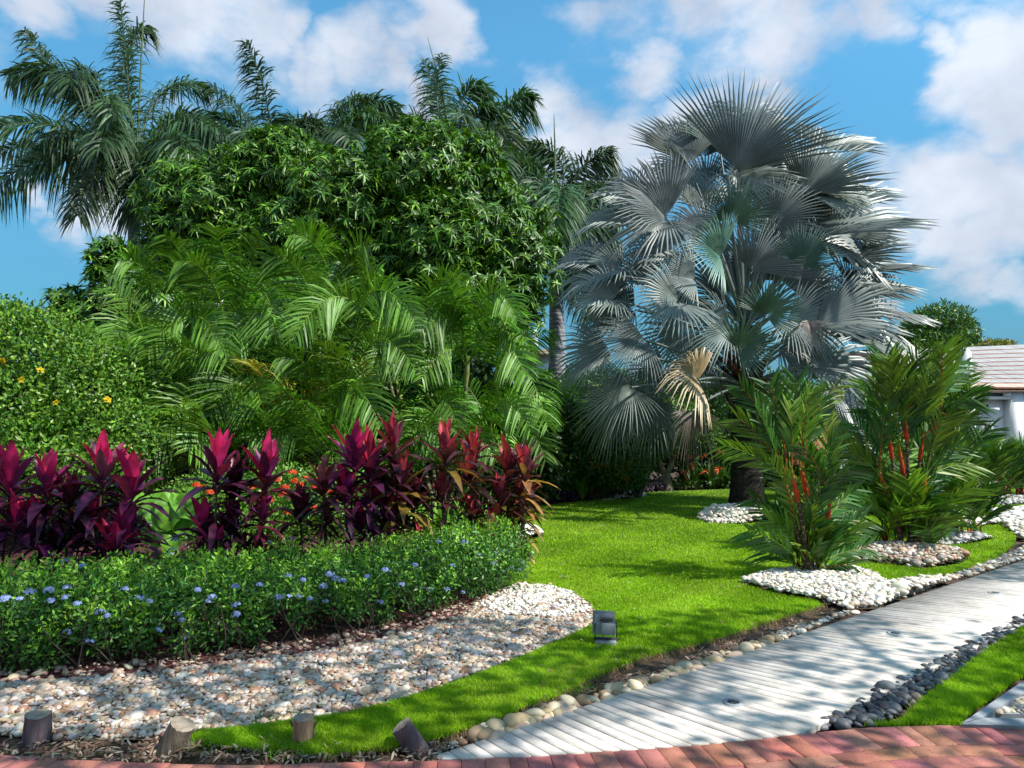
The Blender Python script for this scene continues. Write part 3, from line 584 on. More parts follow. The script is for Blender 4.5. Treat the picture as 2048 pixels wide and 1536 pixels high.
for _ in range(270):
    s_ = random.random()**1.15*2.75+.25; off = -random.uniform(.018, .10)
    if s_ < 1.0: off *= .9+.5*random.random()
    p = A0+ud*s_-nrmR*(-off)*-1 if False else A0+ud*s_+nrmR*off
    r = random.choice([.02, .023, .027, .031, .035]);
    if random.random() < .08: r = .05
    if p.y < ybrick(p.x)+.03: continue
    river_stone(p.x, p.y, r*.4+random.uniform(0, .015), r)
STRIP = [(1560, 1275), (1640, 1240), (1720, 1215), (1760, 1200), (1890, 1155), (1960, 1130), (2045, 1095), (2070, 1060), (2070, 1110), (1960, 1145), (1892, 1164), (1736, 1219), (1639, 1250), (1570, 1280)]
o = bed('gravel', STRIP, .026, PALE+TAN, layers=1); tag(o, 'strip of pale pebbles along the far side of the boardwalk', 'gravel')
UNDER = [(880, 1508), (935, 1488), (1248, 1389), (1482, 1311), (1639, 1250), (1600, 1248), (1470, 1300), (1240, 1375), (930, 1475), (875, 1500)]
o = bed('gravel', UNDER, .016, TAN, layers=1); tag(o, 'small tan gravel wedged beneath the larger river stones', 'gravel')
DK = [(1628, 1458), (1700, 1453), (1760, 1452), (1830, 1405), (1880, 1375), (1944, 1328), (2000, 1288), (2060, 1248), (2060, 1228), (1990, 1268), (1873, 1331), (1760, 1388)]
o = bed('gravel', DK, .027, DARK, layers=2, sub=1); tag(o, 'band of dark grey polished pebbles along the right side of the boardwalk', 'gravel')

# ---- brick paving
bk = B(); RED = np.array((.48, .17, .125))
def brick(p, q, r_, s_, z=.03, hgt=.06):
    c = RED*(1+random.uniform(-.22, .22)); c = c*np.array([1, 1+random.uniform(-.15, .25), 1+random.uniform(-.15, .2)])
    cen = (p+q+r_+s_)/4; zz = z+random.uniform(-.0025, .0025)
    low = [v.lerp(cen, .012) for v in (p, q, r_, s_)]; top = [v.lerp(cen, .05) for v in (p, q, r_, s_)]
    V = [(v.x, v.y, z-hgt) for v in low]+[(v.x, v.y, zz-.004) for v in low]+[(v.x, v.y, zz) for v in top]
    f = [(i, (i+1) % 4, 4+(i+1) % 4, 4+i) for i in range(4)]+[(4+i, 4+(i+1) % 4, 8+(i+1) % 4, 8+i) for i in range(4)]+[(8, 9, 10, 11)]
    bk.add(V, f, c)
acc = 0; pts = [Vector((p.x, p.y)) for p in BL]; seg = []
for a, c in zip(pts[:-1], pts[1:]):
    n_ = max(1, int((c-a).length/.01)); seg += [a.lerp(c, i/n_) for i in range(n_)]
def along(step, off0, off1, jit):
    i = 0; bw = int(step/.01)
    while i+bw+1 < len(seg):
        w_ = bw if random.random() > jit else int(bw*.75)
        a, c = seg[i], seg[i+w_]; t = (seg[min(i+w_+8, len(seg)-1)]-seg[max(0, i-8)]).normalized(); dn = Vector((t.y, -t.x))
        if dn.y > 0: dn = -dn
        brick(a+dn*off0, c+dn*off0, c+dn*off1, a+dn*off1); i += w_
along(.11, 0, .225, .18); along(.22, .228, .335, .0); along(.22, .338, .445, 0); along(.22, .448, .55, 0); along(.22, .553, .66, 0); along(.22, .663, .77, 0)
for i in range(22):
    for j in range(60):
        x0, y0 = -6.6+j*.22+(i % 2)*.11, 2.4-i*.11
        brick(Vector((x0, y0)), Vector((x0+.217, y0)), Vector((x0+.217, y0-.107)), Vector((x0, y0-.107)), z=.026)
o = bk.build('brick_path', M_BRICK); o['kind'] = 'structure'
jb = [(p.x, p.y, 0) for p in BL]+[(9, -1, 0), (-9, -1, 0)]
slab('brick_bedding', jb, .019, M_MULCH, .03)

# ---- concrete kerb with pebble panel at the right
kb = B()
def prism(b, pts, z0, z1, col=(.5, .5, .5)):
    n = len(pts); V = [(p[0], p[1], z0) for p in pts]+[(p[0], p[1], z1) for p in pts]; f = [(i, (i+1) % n, n+(i+1) % n, n+i) for i in range(n)]; b.add(V, f, col)
    if n == 4: b.add(V[n:], [(0, 1, 2, 3)], col)
K = lambda x, y: G(x, y, .045)
prism(kb, [K(1922, 1447), K(1966, 1434), K(2240, 1268), K(2240, 1228)], 0, .045)
prism(kb, [K(1922, 1449), K(1966, 1436), K(2250, 1440), K(2250, 1458)], 0, .047)
o = kb.build('kerb', M_CONC); o['kind'] = 'structure'
PAN = [(1972, 1436), (2260, 1440), (2260, 1262)]
o = bed('gravel', PAN, .019, [(.62, .54, .44), (.66, .60, .50), (.55, .47, .38)], layers=1, z0=.022); tag(o, 'cream pebbles set in rows inside the grey concrete kerb', 'gravel')
slab('kerb_mortar', gpoly(PAN), .024, M_CONC, .03)

# ---- litter
b = B(); n = 900; LW = rng.uniform((1060, 1060), (1600, 1400), (160, 2)); x = np.concatenate([rng.uniform(0, 900, n), rng.uniform(300, 1000, 500), rng.uniform(980, 1650, 250)]); y = np.concatenate([rng.uniform(1478, 1520, n), rng.uniform(1225, 1330, 500), np.zeros(250)])
y[n:n+500] = np.interp(x[n:n+500], [300, 1000], [1345, 1215])+rng.normal(0, 12, 500); y[n+500:] = np.interp(x[n+500:], [980, 1640], [1455, 1225])+rng.normal(0, 5, 250)
Pl = np.array([G(a, c, .02+.015*random.random()) for a, c in zip(x, y)]+[G(a, c, .055) for a, c in LW if c < 1480-.42*(a-1000)]); D = rdir(len(Pl)); D[:, 2] *= .25
ribbons(b, Pl, D, rdir(len(Pl))*.4+(0, 0, 1), .025+.035*rng.random(len(Pl)), .012, .1, np.array([(.30, .22, .15), (.18, .12, .08), (.42, .34, .25), (.24, .12, .10)])[rng.integers(0, 4, len(Pl))], 'oval')
tag(b.build('leaf_litter', M_LEAF), 'dry brown leaves littering the soil beside the brick edging', 'leaf litter', kind='stuff')
for (px, py, sz, col, lb) in ((1022+10, 1048, .16, (.55, .28, .07), 'orange brown dry leaf lying on the lawn near the cordylines'), (765, 1411, .05, (.6, .30, .05), 'small orange leaf fallen on the shaded lawn'), (1000, 1106, .14, (.4, .32, .08), 'yellowish dry leaf on the sunlit lawn edge')):
    b = B(); p = np.array([G(px, py, .06)]*2); ribbons(b, p, [(1, .3, .1), (-.8, .4, .2)], (0, 0, 1), sz, sz*.35, .2, col, 'oval'); tag(b.build('fallen_leaf', M_LEAF), lb, 'leaf')

# ================================================================== VEGETATION
def cloud_pts(ells, n, lo=.72, hi=1.03, inner=.0, lump=.12):
    """points on/in a union of ellipsoids (cx,cy,cz,rx,ry,rz) with lumpy radius; returns points and outward normals"""
    E = np.array(ells, float); wgt = (E[:, 3]*E[:, 4]+E[:, 3]*E[:, 5]+E[:, 4]*E[:, 5]); wgt /= wgt.sum()
    ph = rng.random((len(E), 6))*6.283
    out = []; on = []; tot = 0
    while tot < n:
        k = rng.choice(len(E), n, p=wgt); d = rdir(n); e = E[k]
        lm = 1+lump*(np.sin(d[:, 0]*6+ph[k, 0])*np.sin(d[:, 2]*7+ph[k, 1])+.6*np.sin(d[:, 1]*13+ph[k, 2])*np.sin(d[:, 0]*11+ph[k, 3])*1.0)
        r = np.where(rng.random(n) < inner, rng.uniform(.3, lo, n), rng.uniform(lo, hi, n)**1)*lm
        P = e[:, :3]+d*e[:, 3:]*r[:, None]; ok = np.ones(n, bool)
        for q in range(len(E)):
            ins = (((P-E[q, :3])/E[q, 3:])**2).sum(1) < (lo*.82)**2; ok &= ~(ins & (k != q))
        ok &= P[:, 2] > .02
        P = P[ok]; nr = nrm(d[ok]/e[ok][:, 3:]); out.append(P); on.append(nr); tot += len(P)
    return np.concatenate(out)[:n], np.concatenate(on)[:n]
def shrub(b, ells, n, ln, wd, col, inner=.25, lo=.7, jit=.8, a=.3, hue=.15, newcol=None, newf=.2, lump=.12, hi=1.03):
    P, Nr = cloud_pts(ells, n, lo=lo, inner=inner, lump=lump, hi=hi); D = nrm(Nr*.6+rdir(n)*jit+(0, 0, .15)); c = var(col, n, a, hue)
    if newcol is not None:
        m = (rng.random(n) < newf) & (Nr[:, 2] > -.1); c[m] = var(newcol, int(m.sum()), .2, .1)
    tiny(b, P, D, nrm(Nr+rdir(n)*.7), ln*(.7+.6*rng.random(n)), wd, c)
def twigs(b, base, ells, n, r0, col=(.10, .08, .055)):
    E = np.array(ells, float)
    for i in range(n):
        e = E[random.randrange(len(E))]; d = rdir(1)[0]; tip = e[:3]+d*e[3:]*.8; base_ = np.array(base)+np.array([random.gauss(0, .06), random.gauss(0, .06), 0])
        mid = (base_+tip)/2+rng.normal(0, .08, 3)*np.linalg.norm(tip-base_); t = np.linspace(0, 1, 6); b.tube(bez(base_, mid, tip, t), r0*(1-.8*t), 5, col, cap=False)
def E_(px, py, Y, rpx, rpy=None, ry=None):      # ellipsoid from its place in the view and its depth
    p = at(px, py, Y); m = mpp(Y); rpy = rpy or rpx; return (p.x, p.y, p.z, rpx*m, ry if ry else rpx*m*.9, rpy*m)

# ---- mango trees
def rosettes(b, P, Nr, m, ll, lw, col, newcol=None, newf=.15):
    n = len(P); ax = nrm(Nr*.7+rdir(n)*.5+(0, 0, .45))
    for k in range(m):
        a = 2*math.pi*k/m+rng.random(n)*.6; t1 = nrm(np.cross(ax, rdir(n))); t2 = np.cross(ax, t1)
        if k == 0: T1, T2 = t1, t2
        el = rng.normal(.15, .35, n)
        D = T1*(np.cos(a)*np.cos(el))[:, None]+T2*(np.sin(a)*np.cos(el))[:, None]+ax*np.sin(el)[:, None]
        c = var(col, n, .3, .12)
        if newcol is not None:
            q = rng.random(n) < newf; c[q] = var(newcol, int(q.sum()), .2, .1)
        ribbons(b, P, D, ax, ll*(.7+.5*rng.random(n)), lw*(.8+.4*rng.random(n)), .22+.3*rng.random(n), c, 'blade', fold=.3)
def mango(label, base, trunk_top, ells, n, ll, lw, col, newcol, loc=None, r0=.22, m=10, group=None):
    t = thing('mango_tree', label, 'tree', base, group)
    b = B(); t_ = np.linspace(0, 1, 7); b.tube(bez(base, ((base[0]+trunk_top[0])/2, base[1], (base[2]+trunk_top[2])/2), trunk_top, t_), r0*(1-.35*t_), 12)
    for e in ells:
        p = np.array(e[:3]); mid = (np.array(trunk_top)+p)/2+rng.normal(0, .2, 3); b.tube(bez(trunk_top, mid, p, t_), r0*.6*(1-.7*t_), 7)
        for q in range(3):
            p2 = p+rdir(1)[0]*np.array(e[3:])*.75; b.tube(bez(p, (p+p2)/2+rng.normal(0, .1, 3), p2, t_), r0*.18*(1-.7*t_), 5)
    b.build('trunk', M_BARK, t, smooth=True)
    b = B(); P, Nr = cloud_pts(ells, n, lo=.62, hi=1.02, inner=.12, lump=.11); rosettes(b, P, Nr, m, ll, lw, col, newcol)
    P, Nr = cloud_pts([(e[0], e[1], e[2], e[3]*.8, e[4]*.8, e[5]*.8) for e in ells], n*3, lo=.7, hi=1, inner=.2); tiny(b, P, rdir(len(P)), Nr, ll, lw*2.2, var(np.array(col)*.8, len(P), .3, .1))  # inner leaves coloured darker to paint in the crown's shaded core
    b.build('crown', M_GLOSS, t)
    return t
MANG = (.065, .165, .014); MNEW = (.20, .38, .025)
Ym = 18
ME = [E_(430, 440, Ym, 150, 130), E_(560, 360, Ym, 120, 105), E_(700, 425, Ym, 150, 130, 2.3), E_(840, 370, Ym, 130, 115, 2.2), E_(930, 440, Ym, 150, 130), E_(1010, 510, Ym, 120, 125), E_(660, 560, Ym, 260, 150, 2.5), E_(900, 600, Ym, 190, 130, 2.2),
      E_(360, 520, Ym, 90, 120), E_(835, 308, Ym, 110, 68), E_(560, 318, Ym, 90, 66), E_(370, 385, Ym, 85, 80), E_(1020, 610, Ym, 75, 80), E_(820, 280, Ym-.3, 50, 45), E_(940, 320, Ym, 80, 60), E_(600, 480, Ym-1, 120, 90, 1.2), E_(850, 480, Ym-1.2, 130, 95, 1.2)]
bx = at(720, 900, Ym)
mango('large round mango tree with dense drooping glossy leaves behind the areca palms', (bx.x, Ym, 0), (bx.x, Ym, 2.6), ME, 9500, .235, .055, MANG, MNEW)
Y2 = 15
ME2 = [E_(225, 520, Y2, 50, 50), E_(240, 590, Y2, 75, 70), E_(190, 640, Y2, 90, 60), E_(140, 610, Y2, 45, 35), E_(300, 640, Y2, 90, 90), E_(255, 700, Y2, 110, 90)]
b2 = at(240, 900, Y2)
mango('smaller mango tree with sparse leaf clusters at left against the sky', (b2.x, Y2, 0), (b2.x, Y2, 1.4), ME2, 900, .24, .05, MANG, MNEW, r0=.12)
Y3 = 42
ME3 = [E_(1880, 650, Y3, 60, 42), E_(1845, 665, Y3, 45, 40), E_(1920, 670, Y3, 36, 36), E_(1870, 690, Y3, 80, 30)]
b3 = at(1880, 880, Y3)
t3 = thing('leafy_tree', 'rounded green tree standing behind the house roof at right', 'tree', (b3.x, Y3, 0))
b = B(); b.tube([(b3.x, Y3, 0), (b3.x, Y3, 4.5)], [.35, .25], 8); twigs(b, (b3.x, Y3, 4), ME3, 14, .1); b.build('trunk', M_BARK, t3)
b = B(); shrub(b, ME3, 9000, .28, .10, (.06, .14, .02), newcol=(.13, .24, .03)); b.build('crown', M_LEAF, t3)

# ---- royal palms behind the mango
def royal(label, cpx, cpy, Y, fronds, trunk_px=None, spear=None, r=.24, lean=0):
    c = at(cpx, cpy, Y); bx = at(trunk_px or cpx, 850, Y).x
    t = thing('royal_palm', label, 'palm tree', (bx, Y, 0), 'royal palms behind the mango tree'); m = mpp(Y)
    zc = c.z; ts = np.linspace(0, 1, 9); top = (c.x, Y, zc-2.2)
    b = B(); b.tube([(bx+(c.x-bx)*q, Y, (zc-2.2)*q) for q in ts], [r*1.15, r*1.05, r*1.1, r*1.12, r*1.08, r, r*.92, r*.85, r*.8], 16); b.build('trunk', M_ROYAL, t, smooth=True)
    b = B(); b.tube([(c.x, Y, zc-2.2), (c.x, Y, zc-1.9), (c.x, Y, zc-1), (c.x, Y, zc-.1), (c.x, Y, zc+.3)], [r*.78, r*.86, r*.7, r*.42, r*.2], 14, (.10, .19, .045)); b.build('crownshaft', M_GLOSS, t, smooth=True)
    for f in fronds:
        (mx, my, md), (tx, ty, td) = f[:2]; P1 = at(mx, my, Y+md); P2 = at(tx, ty, Y+td); o = np.array([c.x, Y, zc])
        Ls = np.linalg.norm(np.array(P1)-o)+np.linalg.norm(np.array(P2)-np.array(P1))
        b = B(); frond(b, o, P1, P2, nl=int(38+Ls*18), ll=1.0, lw=.062, vang=.2, sweep=.5, droop=.75, pet=.08, col=var((.05, .105, .035), 1, .25, .12)[0], rcol=(.09, .13, .05), plum=.5, rr=.05, tipk=.45, hv=.2, basek=.6, gap=.04, face=.6)
        b.build('frond', M_FROND, t)
    for k in range(9):
        az = k*2.399+cpx; e = random.uniform(.1, .9); Lf = random.uniform(2.9, 3.6); h = np.array([math.cos(az), math.sin(az), 0]); o = np.array([c.x, Y, zc]); P1 = o+(h*math.cos(e)+np.array([0, 0, math.sin(e)]))*Lf*.55; P2 = P1+(h*math.cos(e-1.2)+np.array([0, 0, math.sin(e-1.4)]))*Lf*.5
        b = B(); frond(b, o, P1, P2, nl=80, ll=.95, lw=.06, vang=.2, sweep=.5, droop=.8, pet=.08, col=var((.05, .105, .035), 1, .25, .12)[0], rcol=(.09, .13, .05), plum=.55, rr=.05, tipk=.45, hv=.2, gap=.04); b.build('frond', M_FROND, t)
    if spear:
        p = at(spear[0], spear[1], Y); b = B(); b.tube([c, (c.x*.4+p.x*.6, Y, (c.z+p.z*2)/3), p], [.05, .03, .008], 6, (.12, .17, .06)); b.build('spear_leaf', M_FROND, t)
    return t
YR = 24
F1 = [((255, 150, 0), (240, -5, 0)), ((170, 90, -.5), (18, 150, -1)), ((120, 170, 1), (50, 60, 1)), ((150, 60, -2), (140, 170, -3.2)), ((110, 210, -1), (-30, 260, -1.5)), ((60, 270, -2), (-30, 400, -2.5)), ((160, 280, 1), (-10, 300, 2)), ((190, 300, -2.5), (155, 430, -3.5)),
      ((330, 180, -1), (470, 280, -1.5)), ((380, 140, 1), (440, 320, 1)), ((360, 250, -2), (480, 400, -2.5)), ((300, 120, 3), (420, 180, 4)), ((220, 200, -3), (200, 300, -4.5)), ((200, 140, -2.5), (230, 230, -4)), ((330, 220, -3), (400, 330, -4)), ((230, 30, 1), (300, 60, 1.5)), ((300, 300, -2), (340, 400, -3)), ((230, 330, -1), (275, 440, -2))]
royal('leftmost and tallest royal palm with full drooping crown against the blue sky', 272, 335, YR, F1, spear=(291, -40))
F2 = [((545, 180, 0), (492, 85, 0)), ((470, 200, 1), (400, 250, 1)), ((480, 260, -1), (400, 350, -1)), ((500, 230, 2), (420, 170, 2.5)), ((590, 230, 1), (560, 330, 1)), ((620, 250, -1), (640, 340, -1)), ((440, 230, -2), (380, 300, -2)), ((600, 200, 2), (650, 270, 2))]
royal('royal palm with one upright feathery frond, second from the left', 548, 345, YR+1, F2, trunk_px=540)
F3 = [((690, 160, 0), (800, 215, 0)), ((720, 180, -1), (790, 260, -1.5)), ((640, 190, 1), (590, 280, 1)), ((620, 230, -1), (570, 300, -1)), ((680, 230, -2), (700, 280, -3)), ((590, 210, 2), (560, 250, 2)), ((660, 180, 2), (740, 200, 3)), ((740, 200, 1), (820, 250, 1.5))]
royal('royal palm whose arching fronds spread above the middle of the mango tree', 640, 330, YR+2, F3)
F4 = [((852, 210, 0), (884, 110, 0)), ((900, 130, 1), (985, 190, 1)), ((960, 160, 0), (1000, 250, 0)), ((1030, 170, 1), (1065, 200, 1)), ((1000, 190, -1), (1020, 330, -1)), ((960, 250, -1), (1020, 380, -2)), ((830, 200, 1), (800, 260, 1)), ((1060, 240, 0), (1050, 340, 0)), ((880, 240, -2), (860, 300, -3)), ((1010, 230, 2), (1060, 180, 3)), ((940, 200, 1), (1060, 300, 1)), ((870, 190, 2), (850, 120, 3)), ((980, 280, -2), (1010, 330, -3))]
royal('royal palm with two thin spears rising over the right part of the mango crown', 915, 335, YR, F4, spear=(855, 75))
F5 = [((1170, 300, 0), (1225, 305, 0)), ((1200, 320, -1), (1180, 460, -1)), ((1160, 300, 1), (1060, 290, 1)), ((1060, 310, 0), (1010, 330, 0)), ((1080, 310, -1), (1070, 430, -2)), ((1180, 370, -2), (1150, 520, -2.5)), ((1200, 380, 1), (1200, 520, 1)), ((1130, 320, -2), (1110, 460, -3)), ((1230, 350, 2), (1170, 560, 2)), ((1170, 420, -1), (1165, 600, -1)), ((1090, 360, 2), (1040, 440, 2)), ((1140, 440, 2), (1180, 640, 1))]
royal('rightmost royal palm with grey ringed trunk showing beside the mango tree', 1112, 420, YR-2, F5, spear=(1108, 228), trunk_px=1118, r=.27)

# ---- areca palm clumps
AC = (.10, .235, .022)
def areca(label, cpxs, Y, nf, flen, ell=(.75, 1.3), bases=None, col=(.085, .20, .022), seed=1, ll=.6):
    b0 = at(sum(c[0] for c in cpxs)/len(cpxs), 900, Y); root = (b0.x, Y, 0)
    t = thing('areca_palm', label, 'palm', root, 'areca palms in front of the mango tree'); nfr = 0; cpxs = [(px, py+25, dy) for px, py, dy in cpxs]
    for (px, py, dy) in cpxs:
        c = np.array(at(px, py, Y+dy)); bs = np.array([root[0]+(c[0]-root[0])*.45+random.gauss(0, .1), Y+dy*.4+random.gauss(0, .1), 0])
        b = B(); ts = np.linspace(0, 1, 8); mid = (bs+c)/2+np.array([(bs[0]-c[0])*.12, 0, 0]); b.tube(bez(bs, mid, c, ts), .045*(1-.35*ts), 8); st = b.build('stem', M_CANE, t, smooth=True)
        b = B(); dr = nrm((c-mid)[None])[0]; b.tube([c-dr*.35, c-dr*.15, c+dr*.15], [.032, .045, .025], 8, (.28, .30, .10)); b.build('crownshaft', M_GLOSS, st, smooth=True)
        a0 = random.random()*6.28
        for k in range(nf):
            a = a0+k*2.399; e = random.uniform(*ell) if k else 1.3; Lf = flen*random.uniform(.75, 1.1)
            if k == 1: e = 1.2
            h = np.array([math.cos(a), math.sin(a), 0]); P1 = c+(h*math.cos(e)+np.array([0, 0, math.sin(e)]))*Lf*.55
            dp = random.choice((.7, .8, .95, 1.4)); P2 = P1+(h*math.cos(e-dp)+np.array([0, 0, math.sin(e-dp*1.15)]))*Lf*.5
            cc = var(col, 1, .4, .12)[0]
            if random.random() < .03: cc = np.array((.30, .27, .03))
            if random.random() < .18: cc = cc*np.array((1.5, 1.35, 1.1))
            b = B(); frond(b, c, P1, P2, nl=32, ll=ll, lw=.03, vang=.35, sweep=.6, droop=.42, face=random.uniform(0, .8), pet=.2, col=cc, rcol=cc*np.array((1.7, 1.3, 1)), rr=.015, twist=random.gauss(0, .35), tipk=.35)
            b.build('frond', M_FROND, t); nfr += 1
    return t
def areca_px(label, Y, stems, fr_px, nf=4, ll=.62, flen=1.9):
    t = areca(label, stems, Y, nf, flen, col=AC, ll=ll*.9)
    for (bx_, by_, mx, my, tx, ty, *r) in fr_px:
        dy = -1.0+(r[0] if r else 0); k = random.uniform(.6, 1.35); cc = np.array(AC)*np.array((k*1.05, k, k)); P0, P1, P2 = at(bx_, by_, Y+dy+.3), at(mx*2-(bx_+tx)/2, my*2-(by_+ty)/2, Y+dy-.1), at(tx, ty, Y+dy-.5)
        Lf = (P1-P0).length+(P2-P1).length
        b = B(); frond(b, P0, P1, P2, nl=int(14+Lf*13), ll=ll*random.uniform(.85, 1.1), lw=.03, vang=.3, sweep=.55, droop=.35, pet=.12, col=cc, rcol=cc*np.array((1.9, 1.4, 1)), rr=.016, tipk=.35, face=random.uniform(.75, .95), hv=.06)
        b.build('frond', M_FROND, t)
    return t
areca_px('left areca palm clump with long arching fronds over the green hedge', 11.6, [(350, 760, 0), (430, 660, .5), (320, 850, -.5), (460, 770, -.2), (310, 720, .8), (400, 850, -.9), (400, 600, 1.2), (440, 910, -1.0), (300, 930, -1.2), (380, 950, -1.4)],
 [(448, 640, 415, 550, 355, 520), (430, 710, 370, 635, 290, 715), (330, 665, 400, 635, 455, 715), (345, 740, 270, 670, 185, 810, .3), (330, 800, 240, 750, 165, 830), (465, 860, 385, 800, 270, 900, -.4), (445, 785, 415, 720, 340, 690, -.2), (500, 740, 510, 765, 522, 805, -.3), (300, 600, 290, 540, 240, 520, .6), (340, 590, 360, 520, 330, 470, .8), (420, 900, 350, 860, 260, 930, -.6), (400, 960, 330, 900, 240, 960, -.5), (300, 690, 250, 640, 205, 700, .5), (470, 900, 440, 870, 380, 900, -.6)])
areca_px('middle areca palm clump, tallest, with pale canes showing in dark gaps', 11.8, [(560, 640, .8), (650, 680, .3), (530, 720, 0), (710, 650, .6), (610, 780, -.4), (690, 780, 0), (560, 860, -.9), (490, 600, 1.3), (640, 600, 1.2), (650, 870, -.8), (740, 860, -.6), (560, 950, -1.4), (660, 950, -1.4)],
 [(595, 860, 620, 745, 555, 715, -.3), (590, 930, 575, 860, 500, 880, -.4), (525, 585, 540, 610, 548, 665), (470, 570, 445, 500, 430, 455, .6), (625, 650, 605, 555, 550, 510), (665, 610, 640, 505, 580, 470, .5), (745, 640, 665, 595, 590, 675, -.2), (680, 540, 640, 475, 590, 465, .8), (700, 570, 705, 510, 740, 490, .4), (700, 640, 760, 580, 830, 640), (480, 640, 500, 540, 520, 470, .6), (640, 800, 700, 765, 760, 850, -.4), (560, 700, 500, 650, 440, 700), (620, 900, 680, 860, 740, 930, -.6), (540, 800, 480, 760, 420, 830, -.3), (720, 720, 770, 680, 830, 740, .1), (520, 880, 540, 850, 590, 880, -.6), (760, 620, 720, 540, 660, 520, .6)])
areca_px('right areca palm clump with a cream coloured crownshaft', 12.2, [(935, 705, -.5), (860, 700, .6), (1000, 730, .5), (800, 770, .2), (860, 840, -.4), (980, 850, -.4), (1020, 900, -.7), (770, 700, .9), (920, 890, -.7), (820, 950, -1.2), (930, 960, -1.3)],
 [(932, 665, 912, 600, 890, 555), (930, 668, 890, 635, 840, 665), (938, 660, 985, 585, 1035, 640), (940, 668, 1000, 625, 1060, 700), (930, 730, 895, 700, 845, 755), (990, 760, 1010, 690, 1050, 750, -.2), (990, 765, 1045, 735, 1095, 850, -.1), (855, 800, 890, 800, 915, 860, -.3), (840, 760, 800, 700, 750, 740), (880, 900, 930, 860, 990, 920, -.4), (800, 900, 830, 850, 880, 880, -.4), (930, 880, 880, 830, 820, 870, -.2), (1000, 880, 1050, 850, 1090, 920, -.2), (850, 640, 870, 570, 930, 560, .6), (960, 850, 1010, 800, 1060, 860, -.3)], ll=.5, flen=1.6)
areca('small bright areca palm beside the grey royal palm trunk', [(1085, 830, 0), (1110, 800, .4), (1060, 880, -.4), (1040, 810, .3)], 14.5, 8, 1.3, col=(.15, .33, .03), ll=.38)

# ---- leafy hedges and shrubs
def leafy(name, label, cat, ells, n, ln, wd, col, newcol=None, newf=.2, base=None, tw=20, r0=.02, mat=None, group=None, inner=.25, flowers=None, **kw):
    E = np.array(ells); bs = base or (E[:, 0].mean(), E[:, 1].mean(), 0); t = thing(name, label, cat, bs, group)
    b = B(); twigs(b, bs, ells, tw, r0); b.build('stems', M_BARK, t)
    b = B(); shrub(b, ells, n, ln, wd, col, newcol=newcol, newf=newf, inner=inner, **kw); b.build('foliage', mat or M_LEAF, t)
    return t
LH = [E_(30, 720, 10, 110, 110), E_(130, 740, 10, 110, 90), E_(-60, 700, 10, 120, 110), E_(60, 840, 9.8, 150, 110), E_(200, 840, 9.8, 110, 130), E_(-80, 860, 9.8, 140, 120), E_(230, 900, 9.6, 100, 90), E_(100, 940, 9.5, 180, 90), E_(-100, 960, 9.5, 150, 90), E_(20, 640, 10.2, 50, 35), E_(90, 655, 10.2, 40, 35), E_(185, 760, 10, 60, 60)]
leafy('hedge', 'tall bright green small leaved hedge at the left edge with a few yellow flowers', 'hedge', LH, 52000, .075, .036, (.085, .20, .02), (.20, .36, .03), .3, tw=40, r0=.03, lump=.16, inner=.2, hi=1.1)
hb = C.objects[-1]
DH = []
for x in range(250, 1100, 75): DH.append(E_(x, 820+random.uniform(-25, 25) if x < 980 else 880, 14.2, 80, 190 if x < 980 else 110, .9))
leafy('hedge', 'deep shaded evergreen hedge filling the gaps behind the areca palms', 'hedge', DH, 60000, .15, .08, (.03, .07, .012), tw=30, r0=.03, inner=.3)  # dark leaf colour carries the shade seen between the areca fronds
RH = []
for i, x in enumerate(range(1100, 1900, 70)): RH.append(E_(x, 850+random.uniform(-12, 12)-(20 if x < 1300 else 0), 19, 65, 95, 1.0))
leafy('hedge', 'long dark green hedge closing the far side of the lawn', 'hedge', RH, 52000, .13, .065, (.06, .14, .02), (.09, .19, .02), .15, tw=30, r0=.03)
leafy('shrub', 'tall dark small leaved shrub between the areca and silver palms', 'shrub', [E_(1180, 850, 15.4, 85, 90), E_(1250, 830, 15.4, 70, 75), E_(1130, 880, 15.2, 60, 90), E_(1220, 920, 15, 90, 55)], 17000, .075, .04, (.07, .145, .02), (.10, .18, .03), .25, tw=40, r0=.035)
leafy('shrub', 'olive green speckled shrub just left of the forked pale trunk', 'shrub', [E_(1310, 870, 15.8, 60, 50), E_(1270, 900, 15.6, 50, 45), E_(1240, 950, 15.2, 60, 30)], 8000, .075, .04, (.10, .19, .03), (.15, .25, .04), .3, tw=25, r0=.03)
# forked small tree
p = G(1335, 981); t = thing('small_tree', 'small tree with pale forked trunk at the back edge of the lawn', 'tree', p)
b = B(); m_ = mpp(p.y); ts = np.linspace(0, 1, 6)
b.tube([(p.x, p.y, 0), (p.x-.02, p.y, .25), (p.x-.02, p.y, .42)], [.15, .11, .10], 10, (.3, .26, .2)); b.tube(bez((p.x-.02, p.y, .38), (p.x-.2, p.y, .6), (p.x-.22, p.y, 1.0), ts), .07*(1-.4*ts), 8); b.tube(bez((p.x-.02, p.y, .38), (p.x+.15, p.y, .7), (p.x+.35, p.y, 1.5), ts), .08*(1-.4*ts), 8)
b.build('trunk', solid('pale_bark', (.16, .12, .09), (.30, .24, .19), .9, 9, .6, 30), t, smooth=True)
b = B(); shrub(b, [E_(1360, 850, p.y, 70, 45), E_(1400, 870, p.y, 45, 35), E_(1300, 860, p.y, 50, 35)], 6000, .09, .05, (.07, .15, .02), newcol=(.16, .28, .04)); b.build('crown', M_LEAF, t)
leafy('shrub', 'light green rounded shrub behind the white flowers at right', 'shrub', [E_(1720, 870, 17, 60, 50), E_(1670, 880, 17, 50, 40), E_(1770, 900, 17, 50, 45)], 9000, .09, .045, (.09, .20, .02), (.18, .32, .03), .3)

